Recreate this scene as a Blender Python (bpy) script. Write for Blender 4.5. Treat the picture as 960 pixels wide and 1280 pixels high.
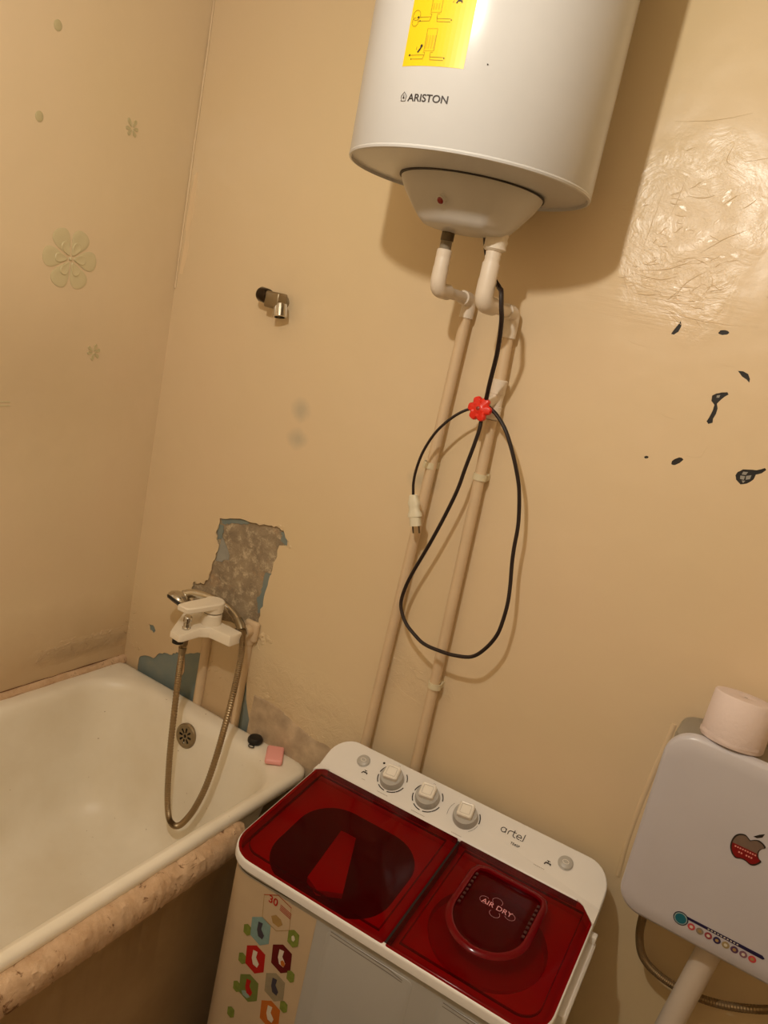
import bpy, bmesh, math, random
from mathutils import Vector, Matrix, noise
PI = math.pi
random.seed(7)
scn = bpy.context.scene
for o in list(bpy.data.objects): bpy.data.objects.remove(o)
C = scn.collection

# ---------------------------------------------------------------- camera
cam_d = bpy.data.cameras.new('camera'); cam = bpy.data.objects.new('camera', cam_d); C.objects.link(cam)
R = ((0.8314, 0.5178, 0.2019), (0.2901, -0.0958, -0.9522), (-0.4737, 0.8501, -0.2299))   # rows: right, down, forward
rows = [Vector(r) for r in R]
f_ = rows[2].normalized(); r_ = (rows[0] - f_*rows[0].dot(f_)).normalized(); u_ = r_.cross(f_)
cam.matrix_world = Matrix(((r_.x, u_.x, -f_.x, 1.638), (r_.y, u_.y, -f_.y, -1.546), (r_.z, u_.z, -f_.z, 1.720), (0, 0, 0, 1)))
cam_d.sensor_fit = 'VERTICAL'; cam_d.sensor_height = 36.0; cam_d.lens = 970.0/1280*36.0
cam_d.clip_start = .02
scn.camera = cam
# ---------------------------------------------------------------- world, lamp, exposure
w = bpy.data.worlds.new('world'); scn.world = w; w.use_nodes = True
w.node_tree.nodes['Background'].inputs[0].default_value = (.9, .8, .65, 1)
w.node_tree.nodes['Background'].inputs[1].default_value = 0.05
LAMP = (1.085, -1.28, 2.28)
pl = bpy.data.lights.new('bulb_light', 'POINT'); pl.energy = 30.5; pl.shadow_soft_size = .022; pl.color = (1.0, .945, .83)
plo = bpy.data.objects.new('bulb_light', pl); C.objects.link(plo); plo.location = LAMP
scn.view_settings.view_transform = 'Standard'; scn.view_settings.look = 'None'
scn.view_settings.gamma = 1; scn.view_settings.use_curve_mapping = False
scn.view_settings.exposure = 0.0

# ---------------------------------------------------------------- helpers
def srgb(r, g, b):
    f = lambda c: (c/255)/12.92 if c/255 <= .04045 else (((c/255)+.055)/1.055)**2.4
    return (f(r), f(g), f(b), 1)
class N:
    """tiny node helper around one material"""
    def __init__(s, name):
        s.m = bpy.data.materials.new(name); s.m.use_nodes = True; s.t = s.m.node_tree
        s.b = s.t.nodes['Principled BSDF']; s.out = s.t.nodes['Material Output']
        s.co = s.t.nodes.new('ShaderNodeTexCoord').outputs['Object']
    def n(s, ty, **k):
        x = s.t.nodes.new(ty)
        for a, v in k.items():
            if a.startswith('i_'): 
                key = a[2:]; x.inputs[int(key) if key.isdigit() else key].default_value = v
            else: setattr(x, a, v)
        return x
    def l(s, a, b): s.t.links.new(a, b)
    def noise(s, scale, detail=4, rough=.55, vec=None, dist=0):
        x = s.n('ShaderNodeTexNoise'); x.inputs['Scale'].default_value = scale; x.inputs['Detail'].default_value = detail
        x.inputs['Roughness'].default_value = rough; x.inputs['Distortion'].default_value = dist
        s.l(vec or s.co, x.inputs['Vector']); return x.outputs['Fac']
    def ramp(s, fac, a, b, ca=(0, 0, 0, 1), cb=(1, 1, 1, 1)):
        x = s.n('ShaderNodeValToRGB'); e = x.color_ramp.elements
        e[0].position = a; e[0].color = ca; e[1].position = b; e[1].color = cb
        s.l(fac, x.inputs[0]); return x.outputs[0]
    def mix(s, fac, a, b):
        x = s.n('ShaderNodeMix', data_type='RGBA')
        for i, v in ((0, fac), (6, a), (7, b)):
            if isinstance(v, bpy.types.NodeSocket): s.l(v, x.inputs[i])
            else: x.inputs[i].default_value = v
        return x.outputs[2]
    def math(s, op, a, b=0., clamp=False):
        x = s.n('ShaderNodeMath', operation=op); x.use_clamp = clamp
        for i, v in ((0, a), (1, b)):
            if isinstance(v, bpy.types.NodeSocket): s.l(v, x.inputs[i])
            else: x.inputs[i].default_value = v
        return x.outputs[0]
    def blob(s, centre, rad, soft=.5, wob=0, wscale=20):
        """1 inside an ellipsoid at centre, fading out at its edge (optionally wobbly)"""
        mp = s.n('ShaderNodeMapping'); s.l(s.co, mp.inputs[0])
        mp.inputs['Location'].default_value = [-c/r for c, r in zip(centre, rad)]
        mp.inputs['Scale'].default_value = [1/r for r in rad]
        ln = s.n('ShaderNodeVectorMath', operation='LENGTH'); s.l(mp.outputs[0], ln.inputs[0]); d = ln.outputs['Value']
        if wob: d = s.math('ADD', d, s.math('MULTIPLY', s.math('SUBTRACT', s.noise(wscale, 5), .5), wob))
        return s.ramp(d, 1-soft, 1, (1, 1, 1, 1), (0, 0, 0, 1))
    def bump(s, h, strength, dist, prev=None):
        x = s.n('ShaderNodeBump'); x.inputs['Strength'].default_value = strength; x.inputs['Distance'].default_value = dist
        s.l(h, x.inputs['Height'])
        if prev: s.l(prev, x.inputs['Normal'])
        return x.outputs[0]
    def set(s, **k):
        for a, v in k.items():
            i = s.b.inputs[a.replace('_', ' ')]
            if isinstance(v, bpy.types.NodeSocket): s.l(v, i)
            else: i.default_value = v
        return s
def mat(name, col, rough=.5, metal=0., var=.0, vscale=8, bump=0, bscale=60, spec=.5, coat=0, dirt=None):
    s = N(name); c = col
    if var or dirt:
        d = dirt or tuple(x*(1-var) for x in col[:3]) + (1,)
        c = s.mix(s.ramp(s.noise(vscale, 6), .35, .75), col, d)
    else:
        c = s.mix(s.ramp(s.noise(9, 3), .3, .8), col, tuple(x*.95 for x in col[:3]) + (1,))
    s.set(Base_Color=c, Roughness=rough, Metallic=metal, Specular_IOR_Level=spec, Coat_Weight=coat)
    if bump: s.set(Normal=s.bump(s.noise(bscale, 5), bump, .002))
    return s.m
def wmat(o):
    m = Matrix.LocRotScale(o.location, o.rotation_euler, o.scale)
    return (wmat(o.parent) @ m) if o.parent else m
def obj(name, bm, m, parent=None, local=False, smooth=35, label=None, kind=None):
    """link bm as ONE mesh object; world-space shapes are moved into the parent's frame"""
    if parent is not None and not local: bm.transform(wmat(parent).inverted())
    bmesh.ops.recalc_face_normals(bm, faces=bm.faces)
    me = bpy.data.meshes.new(name); bm.to_mesh(me); bm.free()
    for mm in (m if isinstance(m, (list, tuple)) else [m]): me.materials.append(mm)
    if smooth:
        me.polygons.foreach_set('use_smooth', [True]*len(me.polygons)); me.set_sharp_from_angle(angle=math.radians(smooth))
    o = bpy.data.objects.new(name, me); C.objects.link(o); o.parent = parent
    if label: o['label'] = label
    if kind: o['kind'] = kind
    return o
def thing(name, label, cat, loc, rotz=0, group=None):
    o = bpy.data.objects.new(name, None); C.objects.link(o); o.empty_display_size = .03
    o.location = loc; o.rotation_euler = (0, 0, rotz); o['label'] = label; o['category'] = cat
    if group: o['group'] = group
    return o
def tag(o, label, cat, group=None):
    o['label'] = label; o['category'] = cat
    if group: o['group'] = group
    return o
def V(*a): return Vector(a)
def box(bm, a, b, bev=0, seg=2, M=None):
    r = bmesh.ops.create_cube(bm, size=1); vs = r['verts']
    for v in vs: v.co = V(*[(a[i]+b[i])/2 + v.co[i]*(b[i]-a[i]) for i in range(3)])
    if bev:
        es = list({e for v in vs for e in v.link_edges})
        g = bmesh.ops.bevel(bm, geom=es, offset=bev, segments=seg, affect='EDGES', profile=.5); vs = list({v for f in g['faces'] for v in f.verts} | {v for v in vs if v.is_valid})
    if M is not None:
        for v in vs: v.co = M @ v.co
def rings(bm, rs, cap0=True, cap1=True, closed=True):
    """skin a list of equal-length rings"""
    L = [[bm.verts.new(p) for p in r] for r in rs]
    n = len(L[0])
    for a, b in zip(L, L[1:]):
        for i in range(n if closed else n-1):
            j = (i+1) % n
            try: bm.faces.new((a[i], a[j], b[j], b[i]))
            except ValueError: pass
    if cap0: bm.faces.new(L[0][::-1])
    if cap1: bm.faces.new(L[-1])
    return L
def frame(d, up=V(0, 0, 1)):
    d = d.normalized()
    if abs(d.dot(up)) > .95: up = V(1, 0, 0) if abs(d.x) < .9 else V(0, 1, 0)
    a = d.cross(up).normalized(); return a, a.cross(d).normalized()
def tube(bm, pts, r, n=14, cap=True, rib=None):
    pts = [V(*p) for p in pts]; rs = []; a = None
    for i, p in enumerate(pts):
        d = (pts[min(i+1, len(pts)-1)] - pts[max(i-1, 0)]).normalized()
        if a is None: a, b = frame(d)
        else:
            a = (a - d*a.dot(d)).normalized(); b = a.cross(d).normalized()
        rr = r[i] if isinstance(r, (list, tuple)) else r
        if rib: rr *= rib(i)
        rs.append([p + (a*math.cos(t)+b*math.sin(t))*rr for t in [2*PI*k/n for k in range(n)]])
    return rings(bm, rs, cap, cap)
def spline(pts, k=8):
    P = [V(*p) for p in pts]; P = [P[0]*2-P[1]] + P + [P[-1]*2-P[-2]]; out = []
    for i in range(1, len(P)-2):
        p0, p1, p2, p3 = P[i-1:i+3]
        for j in range(k):
            t = j/k; out.append(.5*((2*p1)+(p2-p0)*t+(2*p0-5*p1+4*p2-p3)*t*t+(3*p1-p0-3*p2+p3)*t**3))
    out.append(P[-2]); return out
def lathe(bm, prof, n=32, M=Matrix(), cap0=True, cap1=True):
    rings(bm, [[M @ V(r*math.cos(2*PI*k/n), r*math.sin(2*PI*k/n), z) for k in range(n)] for r, z in prof], cap0, cap1)
def axis_M(p, d):
    d = V(*d).normalized(); a, b = frame(d); return Matrix(((a.x, b.x, d.x, p[0]), (a.y, b.y, d.y, p[1]), (a.z, b.z, d.z, p[2]), (0, 0, 0, 1)))
def rrect(x0, x1, y0, y1, rad, seg=8):
    """rounded rectangle; rad = radius or four radii (x1y1, x0y1, x0y0, x1y0)"""
    if not isinstance(rad, (list, tuple)): rad = [rad]*4
    out = []
    for k, (cx, cy) in enumerate(((x1, y1), (x0, y1), (x0, y0), (x1, y0))):
        r = rad[k]; sx, sy = ((-1, -1), (1, -1), (1, 1), (-1, 1))[k]
        for j in range(seg+1):
            t = PI/2*(k + j/seg); out.append((cx+sx*r+r*math.cos(t), cy+sy*r+r*math.sin(t)))
    return out
def inset(poly, d):
    n = len(poly); out = []
    for i in range(n):
        p0, p1, p2 = V(*poly[i-1]), V(*poly[i]), V(*poly[(i+1) % n])
        e1 = (p1-p0); e2 = (p2-p1)
        n1 = V(-e1.y, e1.x).normalized() if e1.length > 1e-9 else None; n2 = V(-e2.y, e2.x).normalized() if e2.length > 1e-9 else n1
        n1 = n1 or n2; m = (n1+n2).normalized(); c = max(.5, m.dot(n1)); out.append(tuple(p1 + m*d/c))
    return out
def plate(outline, holes=(), thick=.002, res=None):
    """flat plate with real holes: a filled 2D curve turned into a bmesh (x,y plane, z 0..thick)"""
    cu = bpy.data.curves.new('tmp', 'CURVE'); cu.dimensions = '2D'; cu.fill_mode = 'BOTH'; cu.extrude = thick/2
    for poly in [outline] + list(holes):
        sp = cu.splines.new('POLY'); sp.points.add(len(poly)-1); sp.use_cyclic_u = True
        for q, p in zip(sp.points, poly): q.co = (p[0], p[1], 0, 1)
    o = bpy.data.objects.new('tmp', cu); me = bpy.data.meshes.new_from_object(o)
    bm = bmesh.new(); bm.from_mesh(me); bmesh.ops.translate(bm, verts=bm.verts, vec=(0, 0, thick/2))
    bmesh.ops.remove_doubles(bm, verts=bm.verts, dist=1e-6)
    bpy.data.objects.remove(o); bpy.data.curves.remove(cu); bpy.data.meshes.remove(me); return bm
def remap(bm, f):
    for v in bm.verts: v.co = V(*f(*v.co))
    return bm
def text_bm(body, size, w=1.0, thick=.0003, bold=0):
    cu = bpy.data.curves.new('tmp', 'FONT'); cu.body = body; cu.size = size; cu.extrude = thick/2; cu.offset = bold
    cu.align_x = 'CENTER'; cu.align_y = 'CENTER'
    o = bpy.data.objects.new('tmp', cu); me = bpy.data.meshes.new_from_object(o)
    bm = bmesh.new(); bm.from_mesh(me)
    for v in bm.verts: v.co.x *= w; v.co.z += thick/2
    bpy.data.objects.remove(o); bpy.data.curves.remove(cu); bpy.data.meshes.remove(me); return bm
def ribbon(bm, pts, wd, z=.0003, closed=False, off=(0, 0)):
    P = [V(p[0]+off[0], p[1]+off[1]) for p in pts]; n = len(P)
    if closed: P = P + [P[0]]
    Lf, Rt = [], []
    for i in range(len(P)):
        if closed: a, b = P[(i-1) % n], P[(i+1) % n]
        else: a, b = P[max(i-1, 0)], P[min(i+1, len(P)-1)]
        d = (b-a); d = d.normalized() if d.length > 1e-9 else V(1, 0); m = V(-d.y, d.x)*wd/2
        Lf.append(bm.verts.new((P[i].x+m.x, P[i].y+m.y, z))); Rt.append(bm.verts.new((P[i].x-m.x, P[i].y-m.y, z)))
    for i in range(len(P)-1): bm.faces.new((Lf[i], Rt[i], Rt[i+1], Lf[i+1]))
def poly(bm, pts, z=.0003, z0=None):
    f = bm.faces.new([bm.verts.new((p[0], p[1], z)) for p in pts])
    return f
def disc(bm, cx, cy, r, z=.0003, n=20, ry=None):
    poly(bm, [(cx+r*math.cos(2*PI*k/n), cy+(ry or r)*math.sin(2*PI*k/n)) for k in range(n)], z)
def arc(cx, cy, r, a0, a1, n=14, ry=None):
    return [(cx+r*math.cos(math.radians(a0+(a1-a0)*k/n)), cy+(ry or r)*math.sin(math.radians(a0+(a1-a0)*k/n))) for k in range(n+1)]
def nz(p, s): return noise.noise(V(*p)*s)

# ---------------------------------------------------------------- materials
PAINT = srgb(220, 198, 162)
def wall_mat(name, back):
    s = N(name)
    base = s.mix(s.ramp(s.noise(2.2, 3), .3, .75), PAINT, srgb(224, 199, 166))
    base = s.mix(s.ramp(s.noise(1.1, 2, vec=s.co), .45, .8), base, srgb(218, 197, 154))
    h0 = s.noise(7, 2); nrm = s.bump(h0, .35, .012)
    nrm = s.bump(s.noise(60, 4, .6), .12, .002, nrm)
    if back:
        for c, r in (((.487, 0, 1.478), (.035, .05, .035)), ((.492, 0, 1.405), (.036, .05, .03)), ((.86, 0, 1.40), (.05, .05, .03))):
            base = s.mix(s.math('MULTIPLY', s.blob(c, r, .8, .7, 25), .42), base, srgb(150, 150, 138))
        base = s.mix(s.math('MULTIPLY', s.blob((.3, 0, .6), (.5, .3, .25), .7, .6, 8), .45), base, srgb(178, 142, 104))
        # crumpled repaired area on the right, lit by the bulb
        m = s.math('MAXIMUM', s.blob((1.27, 0, 2.0), (.15, .1, .19), .45, .5, 9), s.blob((1.33, 0, 1.9), (.07, .1, .11), .5, .4, 9))
        wr = s.noise(15, 7, .62, dist=1.6)
        ridg = s.math('ABSOLUTE', s.math('SUBTRACT', wr, .5))
        ridg = s.ramp(ridg, 0, .12)
        mp = s.n('ShaderNodeMapping'); s.l(s.co, mp.inputs[0]); mp.inputs['Scale'].default_value = (2.5, 1, 30)
        st = s.noise(3.5, 4, .6, vec=mp.outputs[0])
        nrm = s.bump(s.math('MULTIPLY', ridg, m), .16, .004, nrm)
        nrm = s.bump(s.math('MULTIPLY', s.noise(38, 5, .6), m), .28, .004, nrm)
        m2 = s.blob((1.25, 0, 1.86), (.22, .1, .07), .6)
        nrm = s.bump(s.math('MULTIPLY', st, m2), .3, .003, nrm)
        m3 = s.math('MAXIMUM', s.blob((.62, 0, .72), (.3, .1, .14), .5, .5, 12), s.blob((.95, 0, .95), (.12, .1, .09), .6, .5, 12))
        nrm = s.bump(s.math('MULTIPLY', s.noise(30, 7, .7, dist=1), m3), .7, .006, nrm)
    else:
        base = s.mix(s.math('MULTIPLY', s.blob((0, -.5, 1.45), (.2, .5, .28), .8, .4, 6), .35), base, srgb(176, 152, 112))
        base = s.mix(s.math('MULTIPLY', s.blob((0, -.2, .62), (.3, .8, .22), .8, .5, 8), .5), base, srgb(168, 130, 88))
        m3 = s.blob((0, -.13, .68), (.1, .22, .035), .6, .8, 22)
        nrm = s.bump(s.math('MULTIPLY', s.noise(55, 7, .75, dist=1), m3), .9, .008, nrm)
    s.set(Base_Color=base, Roughness=.26, Normal=nrm, Specular_IOR_Level=.5)
    return s.m
M_wallb = wall_mat('oil_paint_back', True); M_walll = wall_mat('oil_paint_left', False)
M_wallo = mat('oil_paint_other', PAINT, .45, var=.08, vscale=3)
M_ceil = mat('ceiling_white', srgb(226, 216, 198), .8)
M_floor = mat('floor_tile_brown', srgb(88, 66, 50), .45, var=.25, vscale=5)
def plaster_mat():
    s = N('bare_plaster'); n1 = s.noise(16, 8, .7, dist=.8); n2 = s.noise(45, 8, .75)
    c = s.mix(s.ramp(n1, .38, .62), srgb(166, 148, 122), srgb(140, 124, 102))
    c = s.mix(s.ramp(n2, .50, .66), c, srgb(208, 190, 160))
    c = s.mix(s.math('MULTIPLY', s.ramp(s.noise(9, 6, .7), .56, .66), .6), c, srgb(186, 150, 112))
    s.set(Base_Color=c, Roughness=.85, Normal=s.bump(s.math('ADD', n1, n2), .7, .006)); return s.m
M_plaster = plaster_mat()
M_blue = mat('old_blue_paint', srgb(116, 130, 130), .6, vscale=18, dirt=srgb(132, 138, 130), bump=.3)
M_bluepale = mat('pale_grey_paint', srgb(158, 156, 148), .6, vscale=25, dirt=srgb(140, 140, 134), bump=.3)
M_black = mat('black_undercoat', srgb(22, 18, 17), .6)
M_greychip = mat('grey_chip', srgb(150, 146, 138), .6)
M_cement = mat('cement', srgb(196, 172, 142), .9, vscale=22, dirt=srgb(156, 136, 112), bump=1.0, bscale=38)
def mortar_mat():
    s = N('painted_mortar'); n1 = s.noise(18, 8, .7, dist=.6)
    c = s.mix(s.ramp(n1, .35, .65), srgb(214, 182, 148), srgb(192, 156, 120))
    c = s.mix(s.ramp(s.noise(34, 7, .75, dist=.8), .585, .64), c, srgb(126, 90, 58))
    s.set(Base_Color=c, Roughness=.7, Normal=s.bump(s.noise(40, 7, .7), .8, .006)); return s.m
M_mortar = mortar_mat()
M_apronface = mat('apron_face_paint', srgb(178, 148, 108), .55, vscale=5, dirt=srgb(156, 126, 88), bump=.4, bscale=12)
def enamel_mat():
    s = N('tub_enamel')
    c = s.mix(s.ramp(s.noise(4, 5), .35, .75), srgb(240, 232, 216), srgb(226, 214, 192))
    c = s.mix(s.ramp(s.noise(70, 3, .5), .74, .78), c, srgb(150, 124, 88))
    c = s.mix(s.math('MULTIPLY', s.blob((.66, -.1, .6), (.12, .12, .04), .7, 1.2, 40), .35), c, srgb(170, 150, 112))
    s.set(Base_Color=c, Roughness=.38, Normal=s.bump(s.noise(9, 3), .08, .006)); return s.m
M_enamel = enamel_mat()
M_iron = mat('cast_iron_dark', srgb(50, 42, 34), .8, bump=.5)
M_white = mat('white_enamelled_steel', srgb(198, 197, 196), .25)
M_white_pl = mat('white_plastic', srgb(226, 222, 212), .4)
M_boss = mat('white_plastic_warm', srgb(198, 193, 186), .35)
M_ppr = mat('white_pipe_plastic', srgb(228, 214, 196), .45, var=.1, vscale=12)
M_paintpipe = mat('pipe_painted_over', srgb(216, 190, 156), .45, var=.1, vscale=12)
M_clip = mat('pipe_clip_plastic', srgb(220, 208, 176), .5)
M_brass = mat('dull_brass', srgb(96, 84, 66), .45, metal=.8)
M_grey = mat('grey_rubber', srgb(128, 116, 98), .7)
M_tape = mat('wrapped_tape', srgb(226, 214, 196), .7, bump=.9, bscale=90)
M_redled = mat('red_lens', srgb(120, 20, 14), .2)
M_redpl = mat('red_handle_plastic', srgb(226, 44, 28), .3)
M_cord = mat('black_cord_sheath', srgb(30, 16, 14), .45)
M_plug = mat('white_plug_plastic', srgb(222, 214, 190), .4)
M_chrome = mat('chrome', srgb(205, 200, 190), .12, metal=1)
M_chromed = mat('aged_chrome', srgb(150, 136, 112), .3, metal=.9, bump=.2)
M_hose = mat('steel_hose', srgb(158, 138, 108), .34, metal=.85)
M_darkpl = mat('dark_rubber', srgb(24, 22, 20), .5)
M_mixer = mat('white_mixer_lacquer', srgb(236, 224, 204), .3)
M_soap = mat('pink_soap', srgb(246, 172, 166), .4)
M_yellow = mat('yellow_label', srgb(228, 192, 12), .4)
M_ink = mat('dark_ink', srgb(40, 30, 24), .6)
M_olive = mat('olive_ink', srgb(150, 124, 12), .6)
M_flower = mat('sage_sticker_paint', srgb(206, 192, 152), .35)
M_flower2 = mat('sage_sticker_paint_dull', srgb(192, 178, 136), .35)
M_wmwhite = mat('washer_white', srgb(226, 222, 218), .35)
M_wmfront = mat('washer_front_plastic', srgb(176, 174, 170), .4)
M_wmbeige = mat('washer_sticker_sheet', srgb(196, 174, 144), .35, var=.08, vscale=10)
M_knob = mat('knob_grey', srgb(176, 172, 166), .35)
M_knobtop = mat('knob_cap_white', srgb(236, 230, 220), .3)
M_cist = mat('cistern_white', srgb(196, 192, 198), .3)
M_cistg = mat('cistern_lid_grey', srgb(146, 138, 124), .35)
M_paper = mat('toilet_paper', srgb(226, 208, 202), .95, bump=.5, bscale=120)
M_flush = mat('flush_pipe_white', srgb(206, 192, 178), .5)
M_braid = mat('braided_hose', srgb(140, 118, 86), .4, metal=.6)
M_teal = mat('teal_nut', srgb(70, 104, 100), .35)
M_drum = mat('wash_drum_dark', srgb(80, 74, 72), .45); M_washin = mat('wash_tub_grey', srgb(92, 88, 86), .4); M_spin = mat('spin_cover_pale', srgb(196, 190, 184), .45)
def red_lid_mat():
    s = N('red_clear_plastic'); t = s.t
    tr = s.n('ShaderNodeBsdfTransparent'); tr.inputs[0].default_value = (.58, .002, .006, 1)
    s.set(Base_Color=(.09, .0002, .001, 1), Roughness=.10, Specular_IOR_Level=.4)
    mx = s.n('ShaderNodeMixShader'); mx.inputs[0].default_value = .26
    s.l(tr.outputs[0], mx.inputs[1]); s.l(s.b.outputs[0], mx.inputs[2]); s.l(mx.outputs[0], s.out.inputs[0]); return s.m
M_red = red_lid_mat()
M_redopaque = mat('red_lid_frame', srgb(104, 0, 8), .14, spec=.2)
M_reddark = mat('dark_red_slot', srgb(60, 4, 8), .3)
M_pinktext = mat('pale_pink_print', srgb(226, 150, 160), .5)
M_leaf = mat('sticker_leaf_green', srgb(126, 140, 62), .4, var=.3, vscale=120)
def flat(name, *c): return mat(name, srgb(*c), .4, var=.12, vscale=90)

# ---------------------------------------------------------------- the room
XR, YF, ZC = 2.25, -2.15, 2.62
def slab(name, a, b, m):
    bm = bmesh.new(); box(bm, a, b); return obj(name, bm, m, kind='structure')
slab('floor', (-.1, YF-.1, -.1), (XR+.1, .12, 0), M_floor)
slab('ceiling', (-.1, YF-.1, ZC), (XR+.1, .12, ZC+.1), M_ceil)
slab('wall_left', (-.1, YF-.1, 0), (0, .12, ZC), M_walll)
slab('wall_right', (XR, YF-.1, 0), (XR+.1, .12, ZC), M_wallo)
slab('wall_front', (0, YF-.1, 0), (XR, YF, ZC), M_wallo)
# back wall: a paint skin 3 mm thick with real chipped-out holes over the plaster body (x, z outlines)
H_main = [(.287,1.137),(.322,1.146),(.372,1.158),(.412,1.160),(.452,1.166),(.474,1.172),(.490,1.172),(.505,1.166),(.517,1.150),(.523,1.131),(.508,1.130),
          (.496,1.126),(.492,1.085),(.488,1.055),(.484,1.040),(.480,1.000),(.477,.965),(.474,.930),(.474,.905),(.478,.880),(.470,.862),(.43,.860),(.38,.868),(.33,.860),(.28,.862),(.240,.868),
          (.228,.895),(.226,.915),(.232,.932),(.244,.930),(.252,.938),(.268,.938),(.281,.963),(.285,.984),(.287,1.012),(.291,1.034),(.297,1.062),(.285,1.074),(.280,1.095),(.285,1.115)]
H_low = [(.058,.56),(.062,.628),(.085,.645),(.12,.650),(.137,.672),(.158,.684),(.19,.690),(.205,.705),(.235,.712),(.27,.728),(.31,.745),(.325,.74),(.322,.68),(.325,.56)]
H_strip = [(.452,.56),(.450,.70),(.458,.785),(.466,.79),(.468,.73),(.478,.68),(.492,.645),(.505,.62),(.51,.56)]
def jag(P, k=3, a=.004, seed=1):
    rnd = random.Random(seed); out = []
    for i, p in enumerate(P):
        q = P[(i+1) % len(P)]; L = math.hypot(q[0]-p[0], q[1]-p[1])
        out.append(p)
        for j in range(1, k):
            t = j/k; out.append((p[0]+(q[0]-p[0])*t+rnd.uniform(-a, a)*min(1, L/.02), p[1]+(q[1]-p[1])*t+rnd.uniform(-a, a)*min(1, L/.02)))
    return out
def chip(cx, cz, a, b, ang, pts=14, seed=0, jagk=.12):
    rnd = random.Random(seed); ca, sa = math.cos(math.radians(ang)), math.sin(math.radians(ang)); out = []
    for k in range(pts):
        t = 2*PI*k/pts; r = 1+rnd.uniform(-jagk, jagk); x, y = a*r*math.cos(t), b*r*math.sin(t)
        out.append((cx+x*ca-y*sa, cz+x*sa+y*ca))
    return out
H_blue2 = chip(.098, .738, .016, .009, -25, seed=3, jagk=.3)
# chips on the right of the heater, worn down to black
HX = [
 [(1.3095,1.838),(1.3125,1.829),(1.3105,1.818),(1.305,1.8115),(1.3005,1.812),(1.303,1.820),(1.3065,1.829)],
 chip(1.389,1.8305,.0075,.0042,8, seed=5),
 [(1.434,1.7695),(1.441,1.7705),(1.449,1.7675),(1.4535,1.7595),(1.454,1.753),(1.449,1.7575),(1.442,1.761)],
 [(1.4035,1.7175),(1.408,1.7225),(1.415,1.7265),(1.423,1.7290),(1.4255,1.7255),(1.421,1.720),(1.417,1.713),(1.4135,1.705),(1.4165,1.697),(1.4165,1.687),(1.4145,1.677),(1.4155,1.670),(1.410,1.666),(1.4065,1.670),(1.409,1.681),(1.4105,1.692),(1.4105,1.702),(1.4045,1.708)],
 chip(1.3185,1.5785,.0036,.0026,30, seed=9),
 chip(1.375,1.5855,.0105,.0050,48, seed=11),
 [(1.486,1.594),(1.492,1.601),(1.501,1.6035),(1.510,1.6055),(1.520,1.613),(1.5225,1.610),(1.518,1.6025),(1.511,1.5975),(1.510,1.588),(1.503,1.578),(1.495,1.5735),(1.487,1.580),(1.4845,1.587)],
]
HX = [[(sum(q[0] for q in h)/len(h)+(p[0]-sum(q[0] for q in h)/len(h))*1.22, p[1]) for p in h] for h in HX]
HX = [jag(h, 2, .0006, 20+i) if len(h) > 10 else h for i, h in enumerate(HX)]
Hm = jag(H_main, 3, .0035, 4); Hl = jag(H_low, 3, .003, 6); Hs_ = jag(H_strip, 2, .002, 8)
bm = plate([(-.0, 0), (XR, 0), (XR, ZC), (0, ZC)], [Hm, Hl, Hs_, H_blue2] + HX, .003)
remap(bm, lambda x, y, z: (x, .003 - z, y))
wallb = obj('wall_back', bm, M_wallb, kind='structure', smooth=0)
bm = bmesh.new(); box(bm, (0, .0045, 0), (XR, .12, ZC)); obj('bare_plaster', bm, M_plaster, wallb, smooth=0, label='rough grey-brown plaster showing where paint has peeled')
def flake(name, P, m, y0, th, label=None, par=wallb):
    bm = plate(P, (), th); remap(bm, lambda x, y, z: (x, y0 - z, y)); return obj(name, bm, m, par, smooth=0, label=label)
for i, h in enumerate(HX):
    flake('black_undercoat', [(x, z) for x, z in h], M_black, .0044, .0026, 'black layer bared in a chip')
for P in ([(1.409,1.7195),(1.4145,1.7215),(1.414,1.7165),(1.4095,1.7155)], [(1.4885,1.589),(1.4965,1.590),(1.496,1.583),(1.4895,1.583)], [(1.498,1.591),(1.506,1.5945),(1.5055,1.587),(1.499,1.584)], [(1.491,1.597),(1.499,1.5985),(1.497,1.5925),(1.490,1.5915)], [(1.493,1.581),(1.499,1.582),(1.4965,1.577)]):
    flake('grey_chip', P, M_greychip, .0020, .0008)
BL = [  # blue under-paint left in the big patch
 [(.289,1.134),(.322,1.144),(.372,1.156),(.385,1.150),(.36,1.139),(.325,1.133),(.305,1.121),(.293,1.122)],
 [(.284,1.118),(.300,1.116),(.303,1.10),(.299,1.08),(.289,1.074),(.283,1.09)],
 [(.492,1.162),(.505,1.163),(.517,1.147),(.521,1.133),(.509,1.133),(.494,1.137),(.497,1.150)],
 [(.465,1.040),(.483,1.044),(.4795,1.00),(.476,.962),(.473,.930),(.464,.925),(.458,.945),(.452,.960),(.461,.975),(.464,1.0)],
 [(.05,.55),(.05,.64),(.19,.70),(.24,.72),(.33,.75),(.335,.55)],
 [(.445,.55),(.444,.79),(.467,.795),(.469,.73),(.48,.68),(.51,.63),(.515,.55)],
]
for i, P in enumerate(BL): flake('blue_paint', jag(P, 3, .0025, 30+i), M_blue, .0046, .0014, 'old grey-blue paint layer')
flake('blue_paint', H_blue2, M_blue, .0046, .0014, 'old grey-blue paint layer')
flake('pale_paint', jag([(.298,1.06),(.302,1.085),(.316,1.07),(.335,1.045),(.337,1.032),(.325,1.028),(.315,1.018),(.303,1.016),(.292,1.012)], 3, .002, 41), M_bluepale, .0046, .0016, 'pale grey scraped paint')
flake('pale_paint', jag([(.215,.70),(.235,.705),(.243,.66),(.235,.635),(.228,.66),(.215,.672)], 3, .002, 42), M_mortar, .0030, .0016)
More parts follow.
